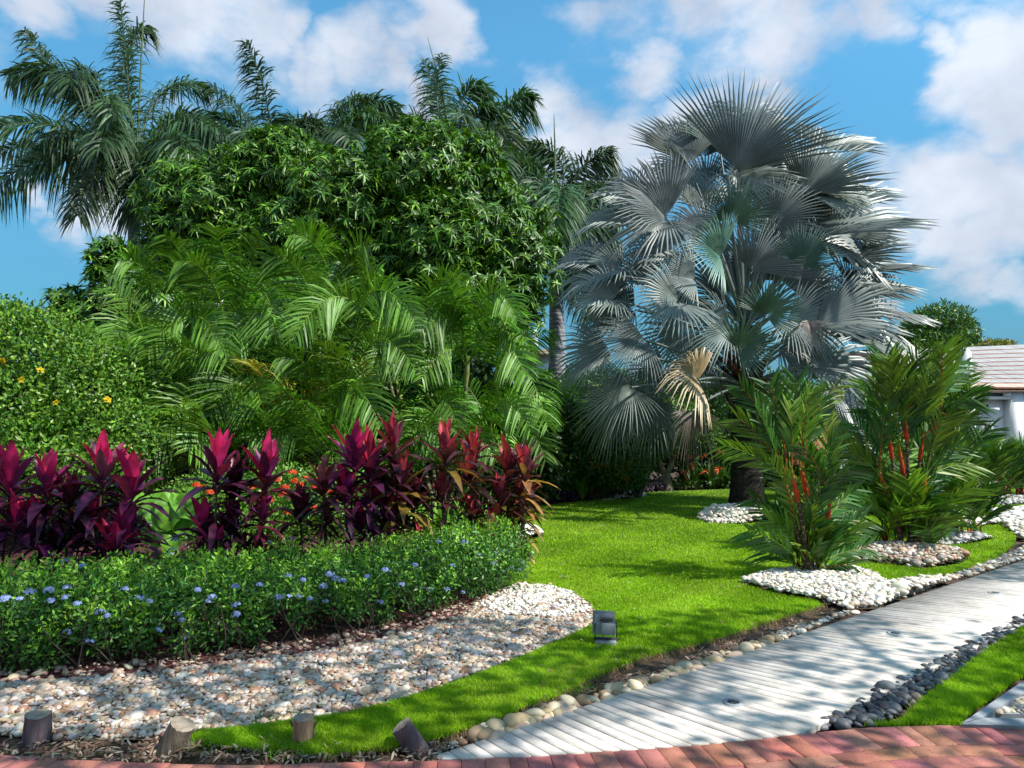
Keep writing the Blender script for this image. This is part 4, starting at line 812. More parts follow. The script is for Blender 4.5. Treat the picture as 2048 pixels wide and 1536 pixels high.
def clusters(name, t, pts, r, npet, col, size, depth=None, mat=None, shape=.5):
    """flower heads: each cluster its own part"""
    for p in pts:
        b = B(); p = np.array(p); d = rdir(npet); d[:, 2] = np.abs(d[:, 2])*.8; d[:, 1] -= .2; d = nrm(d); P = p+d*r*np.array([1, 1, shape]); 
        for k in range(5):
            t1 = nrm(np.cross(d, np.array([.3, .2, 1.]))+1e-6); t2 = np.cross(d, t1); a = k*2*math.pi/5
            tiny(b, P, t1*math.cos(a)+t2*math.sin(a)+d*.15, d, size, size*.8, var(col, npet, .14, .06))
        b.build(name, mat or M_PETAL, t)
def pts_px(lst, Y, j=0): return [at(x, y, Y+random.uniform(-j, j)) for x, y in lst]
IX = [E_(430, 1000, 8.6, 80, 60), E_(560, 990, 8.6, 90, 60), E_(660, 980, 8.6, 70, 55), E_(500, 1050, 8.3, 150, 50), E_(370, 1010, 8.5, 50, 50), E_(700, 1040, 8.3, 80, 40)]
t = leafy('ixora_shrub', 'bright leafy shrub with orange red flower heads behind the purple cordylines', 'shrub', IX, 18000, .05, .026, (.09, .21, .02), (.19, .35, .04), .3, lump=.15)
clusters('flower_head', t, pts_px([(366, 995), (392, 970), (403, 975), (378, 1015), (470, 960), (553, 960), (570, 975), (590, 962), (600, 970), (610, 958), (565, 990), (605, 1000), (640, 960), (655, 985), (670, 985), (668, 1005), (682, 980), (520, 1052), (420, 985), (500, 975), (625, 1015), (577, 1025), (540, 1000), (693, 1000), (630, 975), (585, 945)], 8.0, .2), .04, 12, (.75, .10, .03), .028)
t = leafy('ixora_shrub', 'shrub covered in salmon pink flower heads between the silver palm and red palms', 'shrub', [E_(1620, 900, 15.5, 50, 40), E_(1600, 940, 15.3, 50, 35)], 6000, .08, .04, (.09, .20, .02), (.17, .30, .03), .3)
clusters('flower_head', t, pts_px([(x, y) for x, y in ((1588, 880), (1600, 868), (1612, 862), (1625, 866), (1640, 862), (1650, 870), (1660, 876), (1605, 880), (1618, 885), (1632, 880), (1590, 895), (1600, 905), (1615, 898), (1630, 893), (1645, 884), (1655, 890), (1608, 872), (1595, 925), (1585, 910), (1640, 900), (1622, 874), (1665, 866))], 15.0, .15), .11, 16, (.85, .33, .30), .075)
t = leafy('flowering_shrub', 'green shrub with round white flower heads in front of the light shrub at right', 'shrub', [E_(1700, 920, 15.6, 60, 40), E_(1740, 940, 15.5, 60, 40), E_(1680, 950, 15.4, 40, 25)], 7000, .08, .035, (.075, .17, .02), (.15, .28, .03), .3)
clusters('flower_head', t, pts_px([(1697, 874), (1698, 882), (1685, 892), (1678, 896), (1720, 889), (1732, 894), (1667, 914), (1678, 920), (1672, 933), (1738, 906)], 15.0, .1), .10, 22, (.78, .78, .82), .06)
# yellow flowers on the left hedge
clusters('flower', hb.parent, pts_px([(80, 741), (115, 806), (214, 800), (3, 722), (45, 760)], 8.9), .02, 3, (.65, .50, .02), .05)

# ---- strap leaved plants at the back
def strap(name, label, cat, bases, nl, ln, wd, col, mat=None, spread=.7, droop=.35, flowers=None, fcol=(.8, .15, .08), fs=.05, prof='strap', group=None, flpx=None):
    t = thing(name, label, cat, tuple(np.mean(np.array(bases), 0)), group); b = B()
    for bs in bases:
        a = rng.random(nl)*6.283; sp = rng.random(nl)*spread; D = np.stack([np.cos(a)*sp, np.sin(a)*sp, np.ones(nl)], 1); P = np.array(bs)+np.stack([np.cos(a)*.03, np.sin(a)*.03, rng.random(nl)*.08], 1)
        ribbons(b, P, D, -np.stack([np.cos(a), np.sin(a), np.zeros(nl)], 1)+(0, 0, .5), ln*(.5+.6*rng.random(nl)), wd, droop*(.4+rng.random(nl)), var(col, nl, .3, .12), prof)
    b.build('foliage', mat or M_GLOSS, t)
    if flpx:
        for p in flpx:
            b = B(); p = np.array(p); n = 7; ribbons(b, np.repeat(p[None], n, 0), rdir(n)+(0, 0, .4), rdir(n), fs*(.7+.6*rng.random(n)), fs*.3, .2, var(fcol, n, .2, .1), 'lance'); b.build('flower', M_PETAL, t)
    return t
strap('lily_clump', 'dark strap leaved clump with small red flowers behind the silver palm trunk', 'plant', [G(x, y) for x, y in ((1385, 978), (1405, 974), (1425, 978), (1445, 976), (1370, 974), (1460, 974))], 30, 1.15, .055, (.05, .13, .02), flpx=pts_px([(1408, 914), (1438, 904), (1385, 930), (1368, 946), (1437, 938), (1412, 942), (1384, 915)], 16.0), fs=.13)
strap('heliconia_clump', 'upright heliconia clump with orange flowers beside the small pebble patch', 'plant', [G(x, y) for x, y in ((1195, 1000), (1210, 1002), (1225, 1000), (1240, 998))], 26, 1.15, .13, (.05, .14, .02), spread=.55, flpx=pts_px([(1237, 938), (1254, 932), (1240, 946), (1245, 952), (1203, 935)], 14.6), fcol=(.85, .30, .02), fs=.16, prof='lance')
strap('ginger_plant', 'lime green leafy plant in the gap left of the heliconia', 'plant', [G(x, y) for x, y in ((1150, 1000), (1165, 1002), (1175, 996), (1135, 1000))], 30, .95, .12, (.13, .28, .03), spread=.9, prof='lance', mat=M_LEAF)
strap('cycad', 'stiff arching grey green leaves at the left of the silver palm trunk', 'plant', [G(1470, 976)], 26, 1.3, .07, (.08, .15, .05), spread=2.2, droop=.3)
strap('ginger_plant', 'bright green leafy plant showing between the burgundy cordylines', 'plant', [tuple(at(x, 900, 8.4))[:2]+(0,) for x in (880, 905, 930, 955, 850)], 34, .95, .055, (.15, .33, .025), spread=.7, prof='lance', mat=M_LEAF)
for nm, lb, pl, n_, c_ in (('ground_cover', 'purple leaved ground cover edging the lawn behind the cordylines', [(1050, 1012), (1190, 1000), (1185, 990), (1100, 985), (1020, 990), (1000, 1010)], 4200, (.08, .045, .085)), ('ground_cover', 'grey purple ground cover strip beside the small forked tree', [(1215, 992), (1330, 982), (1335, 974), (1230, 975)], 3000, (.12, .09, .13)), ('ground_cover', 'low green ground cover along the far hedge foot', [(1340, 982), (1560, 976), (2060, 970), (2060, 958), (1340, 968)], 6000, (.06, .13, .02))):
    g = np.array(gpoly(pl))[:, :2]; mn, mx = g.min(0), g.max(0); x = rng.uniform(mn[0], mx[0], n_*3); y = rng.uniform(mn[1], mx[1], n_*3); k = inpoly(x, y, g); x, y = x[k][:n_], y[k][:n_]; n = len(x)
    b = B(); P = np.stack([x, y, rng.random(n)*.18], 1); tiny(b, P, nrm(rdir(n)+(0, 0, .6)), rdir(n)+(0, 0, 1), .11, .05, var(c_, n, .4, .15)); tag(b.build(nm, M_LEAF), lb, 'ground cover', kind='stuff')

# ---- low plumbago hedge
def yfront(px): return float(np.interp(px, [-300, 0, 300, 600, 800, 900, 1000, 1040], [G(0, y).y for y in (1385, 1352, 1325, 1288, 1250, 1215, 1182, 1160)]))
PH = []
for px in range(-260, 1010, 52):
    y0 = yfront(px)-.10; hh = .235+random.uniform(-.045, .045); X = (px-1024)/F*(y0+.35)
    PH.append((X, y0+.34, .34, .22, .34, hh*.66)); PH.append((X+random.uniform(-.1, .1), y0+.90, .33, .22, .42, .19+random.uniform(-.04, .04))); PH.append((X+random.uniform(-.15, .15), y0+random.uniform(.2, .9), .38, .12, .15, .16)); PH.append((X+random.uniform(-.15, .15), y0+random.uniform(.02, .12), random.uniform(.12, .24), .12, .10, .12))
PH += [(G(985, 1150).x, 6.95, .30, .34, .4, .32), (G(930, 1150).x, 6.75, .3, .4, .5, .32), (G(1000, 1100).x, 7.35, .26, .3, .4, .27), (G(880, 1150).x, 6.6, .28, .35, .5, .3)]
root = (PH[12][0], PH[12][1], 0)
t = thing('plumbago_hedge', 'low loose hedge dotted with pale blue flower clusters along the gravel bed', 'hedge', root)
b = B(); E = np.array(PH)
for i in range(320):
    e = E[random.randrange(len(E))]; p0 = np.array([e[0]+random.gauss(0, .1), e[1]+random.gauss(0, .12), 0]); p1 = np.array([e[0]+random.uniform(-.25, .25), e[1]+random.uniform(-.4, .1), random.uniform(.25, .5)])
    b.tube([p0, (p0+p1)/2+rng.normal(0, .03, 3), p1], [.006, .004, .002], 4, (.10, .06, .04), cap=False)
b.build('stems', M_BARK, t)
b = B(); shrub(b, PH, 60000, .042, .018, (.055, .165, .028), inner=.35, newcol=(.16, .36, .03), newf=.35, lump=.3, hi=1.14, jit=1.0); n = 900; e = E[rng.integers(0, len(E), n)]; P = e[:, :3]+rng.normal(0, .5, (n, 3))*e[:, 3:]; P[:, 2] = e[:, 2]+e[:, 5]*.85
for k in range(5):
    D = rdir(n)*.8+(0, 0, .5); tiny(b, P+np.array([0, 0, .022*k])+rng.normal(0, .006, (n, 3)), D, rdir(n), .045, .016, var((.22, .44, .03), n, .3, .1))  # upright shoots, their lighter green paints the lit top of the hedge
b.build('foliage', M_LEAF, t)
PFL = [(10, 1198), (60, 1185), (98, 1182), (128, 1122), (165, 1133), (134, 1175), (155, 1208), (200, 1225), (214, 1232), (132, 1195), (100, 1202), (345, 1100), (350, 1080), (340, 1110), (395, 1180), (424, 1195), (418, 1202), (470, 1173), (472, 1210), (472, 1230), (520, 1170), (557, 1195), (280, 1196), (298, 1203), (356, 1228), (363, 1240), (316, 1262), (377, 1276), (134, 1265), (177, 1283), (508, 1075), (585, 1078), (540, 1085), (660, 1149), (672, 1158), (685, 1162), (647, 1173), (598, 1192), (620, 1198), (650, 1203), (735, 1155), (606, 1160), (575, 1153), (802, 1169), (830, 1130), (845, 1178), (892, 1180), (903, 1133), (960, 1113), (955, 1108), (989, 1107), (1007, 1103), (1022, 1120), (1022, 1137), (1045, 1125), (925, 1185), (819, 1050), (846, 1056), (930, 1085), (952, 1067), (878, 1085), (986, 1128), (1038, 1140), (760, 1205), (860, 1180), (40, 1200), (250, 1180), (575, 1196), (770, 1140)]
fp = []
for x, y in PFL:
    yf = yfront(min(x, 1035)); z = H-(y-850)/F*yf
    if z > .45: Yd = (H-.52)*F/(y-850); Yd = min(Yd, yf+1.35)
    else: Yd = yf+.0
    fp.append(at(x, y, Yd-.05))
def bluecluster(c, r, n=15):
    b = B(); d = rdir(n); d[:, 2] = np.abs(d[:, 2]); d[:, 1] -= .3; d = nrm(d); P = np.array(c)+d*r*np.array([1, 1, .7]); t1 = nrm(np.cross(d, np.array([.3, .2, 1.]))); t2 = np.cross(d, t1)
    for k in range(5):
        a = k*2*math.pi/5; tiny(b, P, t1*math.cos(a)+t2*math.sin(a)+d*.1, d, .013, .011, var((.33, .42, .80), n, .15, .05))
    return b
for p in fp: bluecluster(p, random.uniform(.020, .036), random.randint(9, 18)).build('flower_cluster', M_PETAL, t)

# ---- cordylines
def yc(px): return float(np.interp(px, [0, 450, 700, 1050], [5.9, 6.25, 6.8, 7.9]))
PUR = dict(dark=(.07, .014, .055), mid=(.20, .02, .12), top=(.52, .02, .13), low=(.05, .03, .035))
BUR = dict(dark=(.07, .022, .030), mid=(.17, .04, .06), top=(.42, .05, .08), low=(.20, .14, .03))
DRK = dict(dark=(.03, .012, .022), mid=(.06, .016, .035), top=(.14, .02, .05), low=(.035, .03, .03))
def cordyline(label, heads, pal, Yo=0, ll=.42, lowleaves=9, olive=0.0, nh=24):
    xs = [h[0] for h in heads]; Y = yc(sum(xs)/len(xs))+Yo; bx = (sum(xs)/len(xs)-1024)/F*Y
    t = thing('cordyline', label, 'plant', (bx, Y, 0), 'red and purple cordylines behind the low hedge')
    for (px, py, sz) in heads:
        Yh = Y+random.uniform(-.12, .12); c = np.array(at(px, py, Yh)); bs = np.array([bx+(c[0]-bx)*.4+random.gauss(0, .03), Yh, 0]); ts = np.linspace(0, 1, 7)
        mid = (bs+c)/2+np.array([random.gauss(0, .03), 0, 0]); Lh = ll*sz
        b = B(); b.tube(bez(bs, mid, c, ts), .013*(1-.3*ts), 7, (.16, .12, .10)); st = b.build('stem', M_BARK, t, smooth=True)
        b = B(); n = nh; k = np.arange(n); u = k/(n-1); az = k*2.399+random.random()*6; el = np.radians(86-72*u**1.1)+rng.normal(0, .14, n)
        D = np.stack([np.cos(az)*np.cos(el), np.sin(az)*np.cos(el), np.sin(el)], 1); P = c+np.array([0, 0, 1.])*((.05-.14*u)*sz)[:, None]
        Nv = np.stack([-np.cos(az)*np.sin(el), -np.sin(az)*np.sin(el), np.cos(el)], 1)
        cc = np.zeros((n, 3)); tp, md, dk = map(np.array, (pal['top'], pal['mid'], pal['dark']))
        cc[:] = np.where(u[:, None] < .28, tp, np.where(u[:, None] < .55, md, dk)); cc = np.clip(cc*(1+.3*rng.normal(size=(n, 1)))*(1+.12*rng.normal(size=(n, 3))), .008, .8)
        if olive: q = (rng.random(n) < olive) & (u > .5); cc[q] = var(pal['low'], int(q.sum()), .3, .15)
        tcol = cc*np.array((1.1, .9, .9)); ribbons(b, P, D, Nv, Lh*(.75+.35*rng.random(n))*(1-.25*(u < .12)), .088*sz*(.75+.5*rng.random(n)), .05+.6*u**1.5, cc, 'lance', fold=.5, tipcol=tcol, wave=.08)
        b.build('leaf_crown', M_CORD, t)
        # older leaves down the stem
        m = lowleaves; b = B(); u = rng.random(m); az = rng.random(m)*6.283; P = c*(1-u[:, None]*.5)+mid*(u[:, None]*.5); P[:, 2] -= .07; el = rng.uniform(-.4, .5, m)
        D = np.stack([np.cos(az)*np.cos(el), np.sin(az)*np.cos(el), np.sin(el)], 1); cl = var(pal['dark'], m, .4, .15)
        if olive: q = rng.random(m) < olive; cl[q] = var(pal['low'], int(q.sum()), .3, .15)
        ribbons(b, P, D, (0, 0, 1), Lh*(.6+.3*rng.random(m)), .055*sz, .5, cl, 'lance', fold=.4, wave=.1); b.build('old_leaves', M_CORD, st)
    return t
cordyline('large magenta purple cordyline cut off by the left edge', [(20, 985, 1.15), (-50, 1000, 1.2), (35, 1060, .9)], PUR)
cordyline('purple cordyline with curved magenta tip, second from the left edge', [(95, 990, 1.0), (75, 1070, .9)], PUR)
cordyline('dark purple cordyline with a small red young leaf between two brighter ones', [(140, 1010, .85), (160, 1075, .9), (115, 1100, .8)], DRK)
cordyline('cordyline with pale greyish and bright red upright leaves at left', [(205, 965, 1.15), (195, 1060, .9)], dict(PUR, mid=(.28, .10, .16)))
cordyline('magenta tipped cordyline beside the big green elephant ear leaf', [(262, 995, 1.1), (250, 1080, 1.0), (225, 1110, .9)], PUR)
cordyline('tall cordyline with two bright magenta leaves forming a V, left of the gap', [(435, 960, 1.1), (405, 1065, .9), (430, 1120, .9)], PUR, Yo=-.05)
cordyline('dark leaved cordyline close against the right side of the magenta V one', [(468, 990, .95), (462, 1065, .9), (480, 1130, .8)], DRK)
cordyline('slender stemmed cordyline with crossed magenta red leaves near the orange flowers', [(532, 968, 1.1), (525, 1040, .7)], dict(PUR, dark=(.10, .015, .04)), lowleaves=6)
cordyline('small nearly black cordyline low down over the hedge top', [(518, 1120, .75)], DRK, Yo=-.2, lowleaves=4)
cordyline('thin dark cordyline with purple cupped leaves before the ixora shrub', [(600, 1035, .9)], DRK, lowleaves=6)
cordyline('muted mauve cordyline with thin bare stems before the ixora shrub', [(648, 985, .95), (652, 1040, .6)], dict(BUR, top=(.28, .10, .12)), lowleaves=6)
cordyline('tiny cordyline sprout with few drooping leaves in the hedge', [(585, 1125, .6)], DRK, Yo=-.3, lowleaves=2, nh=8)
cordyline('dense crimson and dark purple cordyline at the left of the tall middle group', [(708, 935, 1.15), (690, 1000, 1.0), (720, 1060, .9)], PUR)
cordyline('dark purple cordyline with crimson centre in the middle group', [(740, 955, 1.15), (745, 1030, 1.0)], dict(PUR, top=(.36, .02, .06)))
cordyline('tallest cordyline with an upright dark red leaf and a green one behind', [(786, 910, 1.2), (800, 980, .9), (775, 1050, .9)], dict(BUR, top=(.22, .02, .04)))
cordyline('purple cordyline whose lower leaves are olive yellow', [(800, 985, 1.1), (830, 1010, .9)], dict(BUR, mid=(.12, .02, .07)), olive=.55, lowleaves=18)
cordyline('rosy red cordyline with spiky upright leaves right of the middle group', [(890, 925, 1.1), (885, 1000, .8)], BUR, olive=.15)
cordyline('dark burgundy cordyline between the rosy one and the rightmost ones', [(940, 960, 1.05), (948, 915, .85), (942, 1040, .8)], BUR, olive=.12)
cordyline('pink centred cordyline, second from the lawn', [(1015, 955, 1.15), (1000, 1010, .95), (990, 1060, .9)], BUR, olive=.25)
cordyline('outermost cordyline leaning over the lawn with bronze yellow lower leaves', [(1050, 955, 1.0), (1045, 1010, .95), (1035, 1060, .85)], dict(BUR, low=(.38, .22, .07)), olive=.6, lowleaves=16)
cordyline('small olive and bronze cordyline at the hedge top below the tall group', [(840, 1088, .65)], dict(BUR, dark=(.16, .10, .04)), Yo=-.2, olive=.5, lowleaves=3, nh=9)

# ---- elephant ear
Y = 6.9; c = at(330, 1090, Y); t = thing('elephant_ear', 'big bright green elephant ear leaves between the purple cordylines', 'plant', (c.x, Y, 0))
for (px, py, tx, ty, wd) in ((318, 1020, 345, 1090, 60), (345, 1010, 322, 1080, 50), (350, 1075, 330, 1110, 40), (305, 1060, 318, 1105, 45), (372, 1030, 360, 1085, 45), (300, 1000, 290, 1050, 40), (372, 1000, 385, 1050, 35)):
    hub = np.array(at(px, py, Y+random.uniform(-.15, .1))); tip = np.array(at(tx, ty, Y-.25)); b = B(); b.tube([(c.x, Y, 0), ((c.x+hub[0])/2, Y, hub[2]*.6), hub], [.014, .011, .007], 6, (.12, .26, .04)); b.build('stalk', M_LEAF, t, smooth=True)
    ax = tip-hub; Lf = np.linalg.norm(ax); ax /= Lf; nr = np.array([.1, -.75, .6]); nr -= ax*(nr@ax); nr /= np.linalg.norm(nr); x = np.cross(ax, nr); n = 24; th = np.linspace(-math.pi, math.pi, n+1)[:-1]
    V = [hub]; R2 = min(Lf*.62, .17)
    for rr in (.5, 1.0):
        for a in th:
            q = R2*rr*(1.0+.45*max(0, math.cos(a))**3-.0*abs(a))*(1-.45*max(0, -math.cos(a))**6); u_, v_ = math.cos(a)*q, math.sin(a)*q*.82
            V.append(hub+ax*u_+x*v_+nr*(abs(v_)*.3-.35*u_*abs(u_)/Lf+.02*math.sin(a*9)*rr))
    b = B(); b.add(V, [(0, 1+i, 1+(i+1) % n) for i in range(n)], (.13, .33, .02)); b.f[4] = [np.array([(1+i, 1+n+i, 1+n+(i+1) % n, 1+(i+1) % n) for i in range(n)])]; b.build('leaf', M_LEAF, t, smooth=True)

# ---- silver fan palm
p = G(1495, 1025); Yb = p.y
t = thing('silver_fan_palm', 'large silver blue fan palm with thick dark trunk on a pale pebble ring', 'palm tree', p)
m = mpp(Yb); ts = np.linspace(0, 1, 14); zt = 3.4
b = B(); a = np.linspace(0, 2*math.pi, 25)[:-1]; Vr = []; rad = np.interp(ts, [0, .08, .25, .6, 1], [.36, .31, .27, .24, .2])
for q, r in zip(ts, rad): Vr.append(np.stack([p.x+.03*q+np.cos(a)*r*(1+.05*np.sin(a*5+q*9)), Yb+np.sin(a)*r*(1+.04*np.cos(a*4-q*7)), np.full(24, q*zt+.03)], 1))
Vr = np.concatenate(Vr); i = np.arange(13)[:, None]*24; j = np.arange(24)[None]; b.add(Vr, np.stack([i+j, i+(j+1) % 24, i+24+(j+1) % 24, i+24+j], -1).reshape(-1, 4)); b.build('trunk', M_DBARK, t, smooth=True)
for k in range(26):                      # old leaf bases under the crown
    az = k*2.399; z = 1.95+k*.05; h = np.array([math.cos(az), math.sin(az), 0]); o = np.array([p.x, Yb, z])+h*.2; b = B(); b.tube([o, o+h*.12+np.array([0, 0, .12]), o+h*.2+np.array([0, 0, .3])], [.09, .065, .03], 6, (.10, .035, .02)); b.build('leaf_base', solid('leaf_base_bark', (.05, .02, .012), (.16, .07, .04), .9, 12, .7, 40) if k == 0 else bpy.data.materials['leaf_base_bark'], t, smooth=True)
SIL = (.195, .235, .222); SGR = (.10, .19, .14); SBR = (.42, .30, .17)
def leaf_fan(px, py, dy, ang, rpx, face, col=SIL, o_z=None, A=None, fold=None, droop=.1, adep=None, n=40, dmg=0, curve=.2):
    hub = np.array(at(px, py, Yb+dy)); O = np.array([p.x, Yb, np.clip(hub[2]-.9, 2.3, 3.5)]); R = rpx*m*(1+dy/Yb)*(.9 if rpx < 190 else 1.0)
    an = math.radians(ang); ax = np.array([math.cos(an), (dy*.35 if adep is None else adep), math.sin(an)]); ax /= np.linalg.norm(ax)
    n0 = np.array([0, 0, 1.])*(1-face)+np.array([0, -1., 0.25])*face; n0 = n0-ax*(n0@ax)
    if np.linalg.norm(n0) < .15: n0 = np.array([0, -1., .2])-ax*(np.array([0, -1., .2])@ax)
    A = A or random.uniform(1.7, 2.25); fold = fold if fold is not None else random.uniform(.2, .6)
    c = var(col, 1, .16, .05)[0]; b = B(); mid = (O+hub)/2+np.array([0, 0, .18]); tt = np.linspace(0, 1, 8); b.tube(bez(O, mid, hub, tt), .035*(1-.5*tt), 6, np.array(SIL)*.9, cap=False); f_ = b
    fan(f_, hub, ax, n0, R, c, n=n, A=A, fold=fold, droop=droop, dmg=dmg, curve=curve, colt=np.clip(c*1.35+.04, 0, .6))
    return f_.build('frond', M_SILVER, t)
FANS = [(1474, 344, -.4, 68, 215, .75), (1378, 330, .5, 108, 160, .6), (1607, 387, -.3, 50, 175, .7), (1332, 436, -.6, 135, 170, .75), (1462, 440, -1.5, 80, 100, .95, SGR), (1441, 515, -1.9, 150, 115, .9, SGR), (1634, 475, -.2, 22, 200, .55), (1244, 541, .2, 190, 150, .45),
        (1357, 605, -1.5, 205, 120, .8), (1531, 630, -2.0, 60, 95, .9, SGR), (1600, 530, -1.0, 65, 95, .8, SGR), (1634, 650, -1.0, 5, 180, .6), (1290, 680, -.9, 200, 120, .75), (1478, 700, -2.1, 40, 95, .9, SGR), (1263, 775, -.6, 215, 110, .7), (1625, 735, -1.0, -12, 150, .5), (1645, 668, .4, 0, 190, .4), (1700, 575, .3, 15, 150, .5),
        (1568, 345, 1.2, 60, 150, .6), (1568, 342, .2, 250, 60, .9), (1660, 230+70, 1.5, 55, 120, .6), (1404, 315, 1.0, 95, 130, .7), (1250, 450, 1.0, 170, 120, .5), (1400, 600, .4, 230, 120, .6), (1700, 640, .8, -8, 150, .5), (1270, 620, .8, 190, 140, .6), (1540, 420, .6, 70, 130, .8), (1350, 500, .9, 170, 130, .7), (1420, 420, .8, 110, 120, .8),
        (1560, 480, 1.0, 40, 130, .7), (1500, 760, 1.2, 250, 100, .6), (1580, 700, 1.3, -60, 110, .6), (1330, 740, 1.2, 220, 120, .6), (1660, 780, -.2, -40, 110, .5), (1510, 560, .9, 90, 150, .7), (1420, 700, .9, 240, 120, .6), (1620, 590, 1.5, 20, 150, .6), (1480, 250, 1.2, 80, 110, .6), (1740, 700, .2, -15, 120, .5), (1230, 600, -.3, 175, 110, .6)]
FANS += [(1220, 700, .2, 200, 130, .6), (1240, 800, .1, 235, 120, .6), (1310, 800, .3, 240, 120, .6), (1200, 530, .6, 165, 110, .5), (1730, 620, .6, 5, 140, .5), (1720, 540, .8, 20, 140, .5), (1720, 740, .4, -35, 130, .6), (1650, 820, .5, -50, 110, .6), (1560, 800, .8, -70, 100, .6), (1690, 470, .6, 30, 130, .6), (1460, 660, -.8, 200, 110, .8), (1580, 640, -.8, -30, 120, .8), (1500, 540, -.6, 60, 110, .9), (1390, 560, -.9, 170, 110, .85), (1560, 560, -.3, 20, 120, .8), (1410, 470, -.4, 140, 110, .85), (1550, 440, -.6, 50, 110, .85)]
AF = {(1474, 344): 1.15, (1378, 330): 1.1, (1607, 387): 1.2, (1332, 436): 1.3, (1634, 475): 1.1, (1634, 650): 1.2}
FANS += [(1440, 300, .8, 95, 130, .7), (1500, 300, .8, 78, 150, .7), (1380, 335, .3, 215, 100, .7), (1470, 350, .2, 300, 120, .7), (1480, 352, -.2, 20, 130, .8), (1600, 392, .1, 290, 110, .8), (1612, 385, -.2, 5, 150, .7), (1335, 440, -.2, 200, 150, .7), (1540, 500, .4, 60, 110, .8), (1640, 480, .1, -15, 170, .5),
         (1680, 520, .5, 35, 150, .5), (1690, 610, .5, -25, 140, .5), (1250, 560, .4, 215, 130, .6), (1300, 560, .8, 160, 120, .6), (1380, 660, .2, 215, 130, .8), (1560, 690, -.4, -20, 120, .8), (1600, 600, .6, -10, 150, .7), (1460, 600, .8, 120, 120, .8), (1520, 380, 1.4, 60, 150, .7), (1410, 380, 1.4, 120, 140, .7), (1280, 400, .9, 150, 120, .6), (1690, 400, 1.0, 35, 120, .6)]
for f in FANS:
    leaf_fan(*f[:6], A=(AF.get(f[:2]) or random.uniform(1.3, 1.95)), **(dict(col=f[6]) if len(f) > 6 else {}), droop=.04 if f[3] < 130 and f[3] > 0 else .11)
o = leaf_fan(1396, 760, -1.6, 150, 110, .8, SBR, droop=.3, dmg=.15); o['label'] = 'ageing brown and cream frond hanging low'
o = leaf_fan(1384, 822, -1.2, 262, 85, .6, (.15, .12, .09), A=1.2, fold=.8, droop=.4, dmg=.2); o['label'] = 'dead grey brown folded frond'
o = leaf_fan(1615, 640, -1.8, 270, 60, .8, (.36, .32, .28), A=.9, fold=.9, droop=.3, dmg=.2); o['label'] = 'small withered folded frond'
b = B()
for k in range(14):
    az = rng.random()*6.28; o = np.array([p.x, Yb, 2.6+random.random()*.9]); e = o+np.array([math.cos(az)*.6, math.sin(az)*.6, -.2-random.random()*.7]); b.tube(bez(o, (o+e)/2+np.array([0, 0, .4]), e, np.linspace(0, 1, 7)), .012, 5, (.35, .28, .22), cap=False)
    for q in range(8):
        e2 = e+rdir(1)[0]*.3-np.array([0, 0, .2]); b.tube([e, (e+e2)/2, e2], [.005, .004, .002], 4, (.32, .26, .2), cap=False)
b.build('fruit_stalks', M_BARK, t)

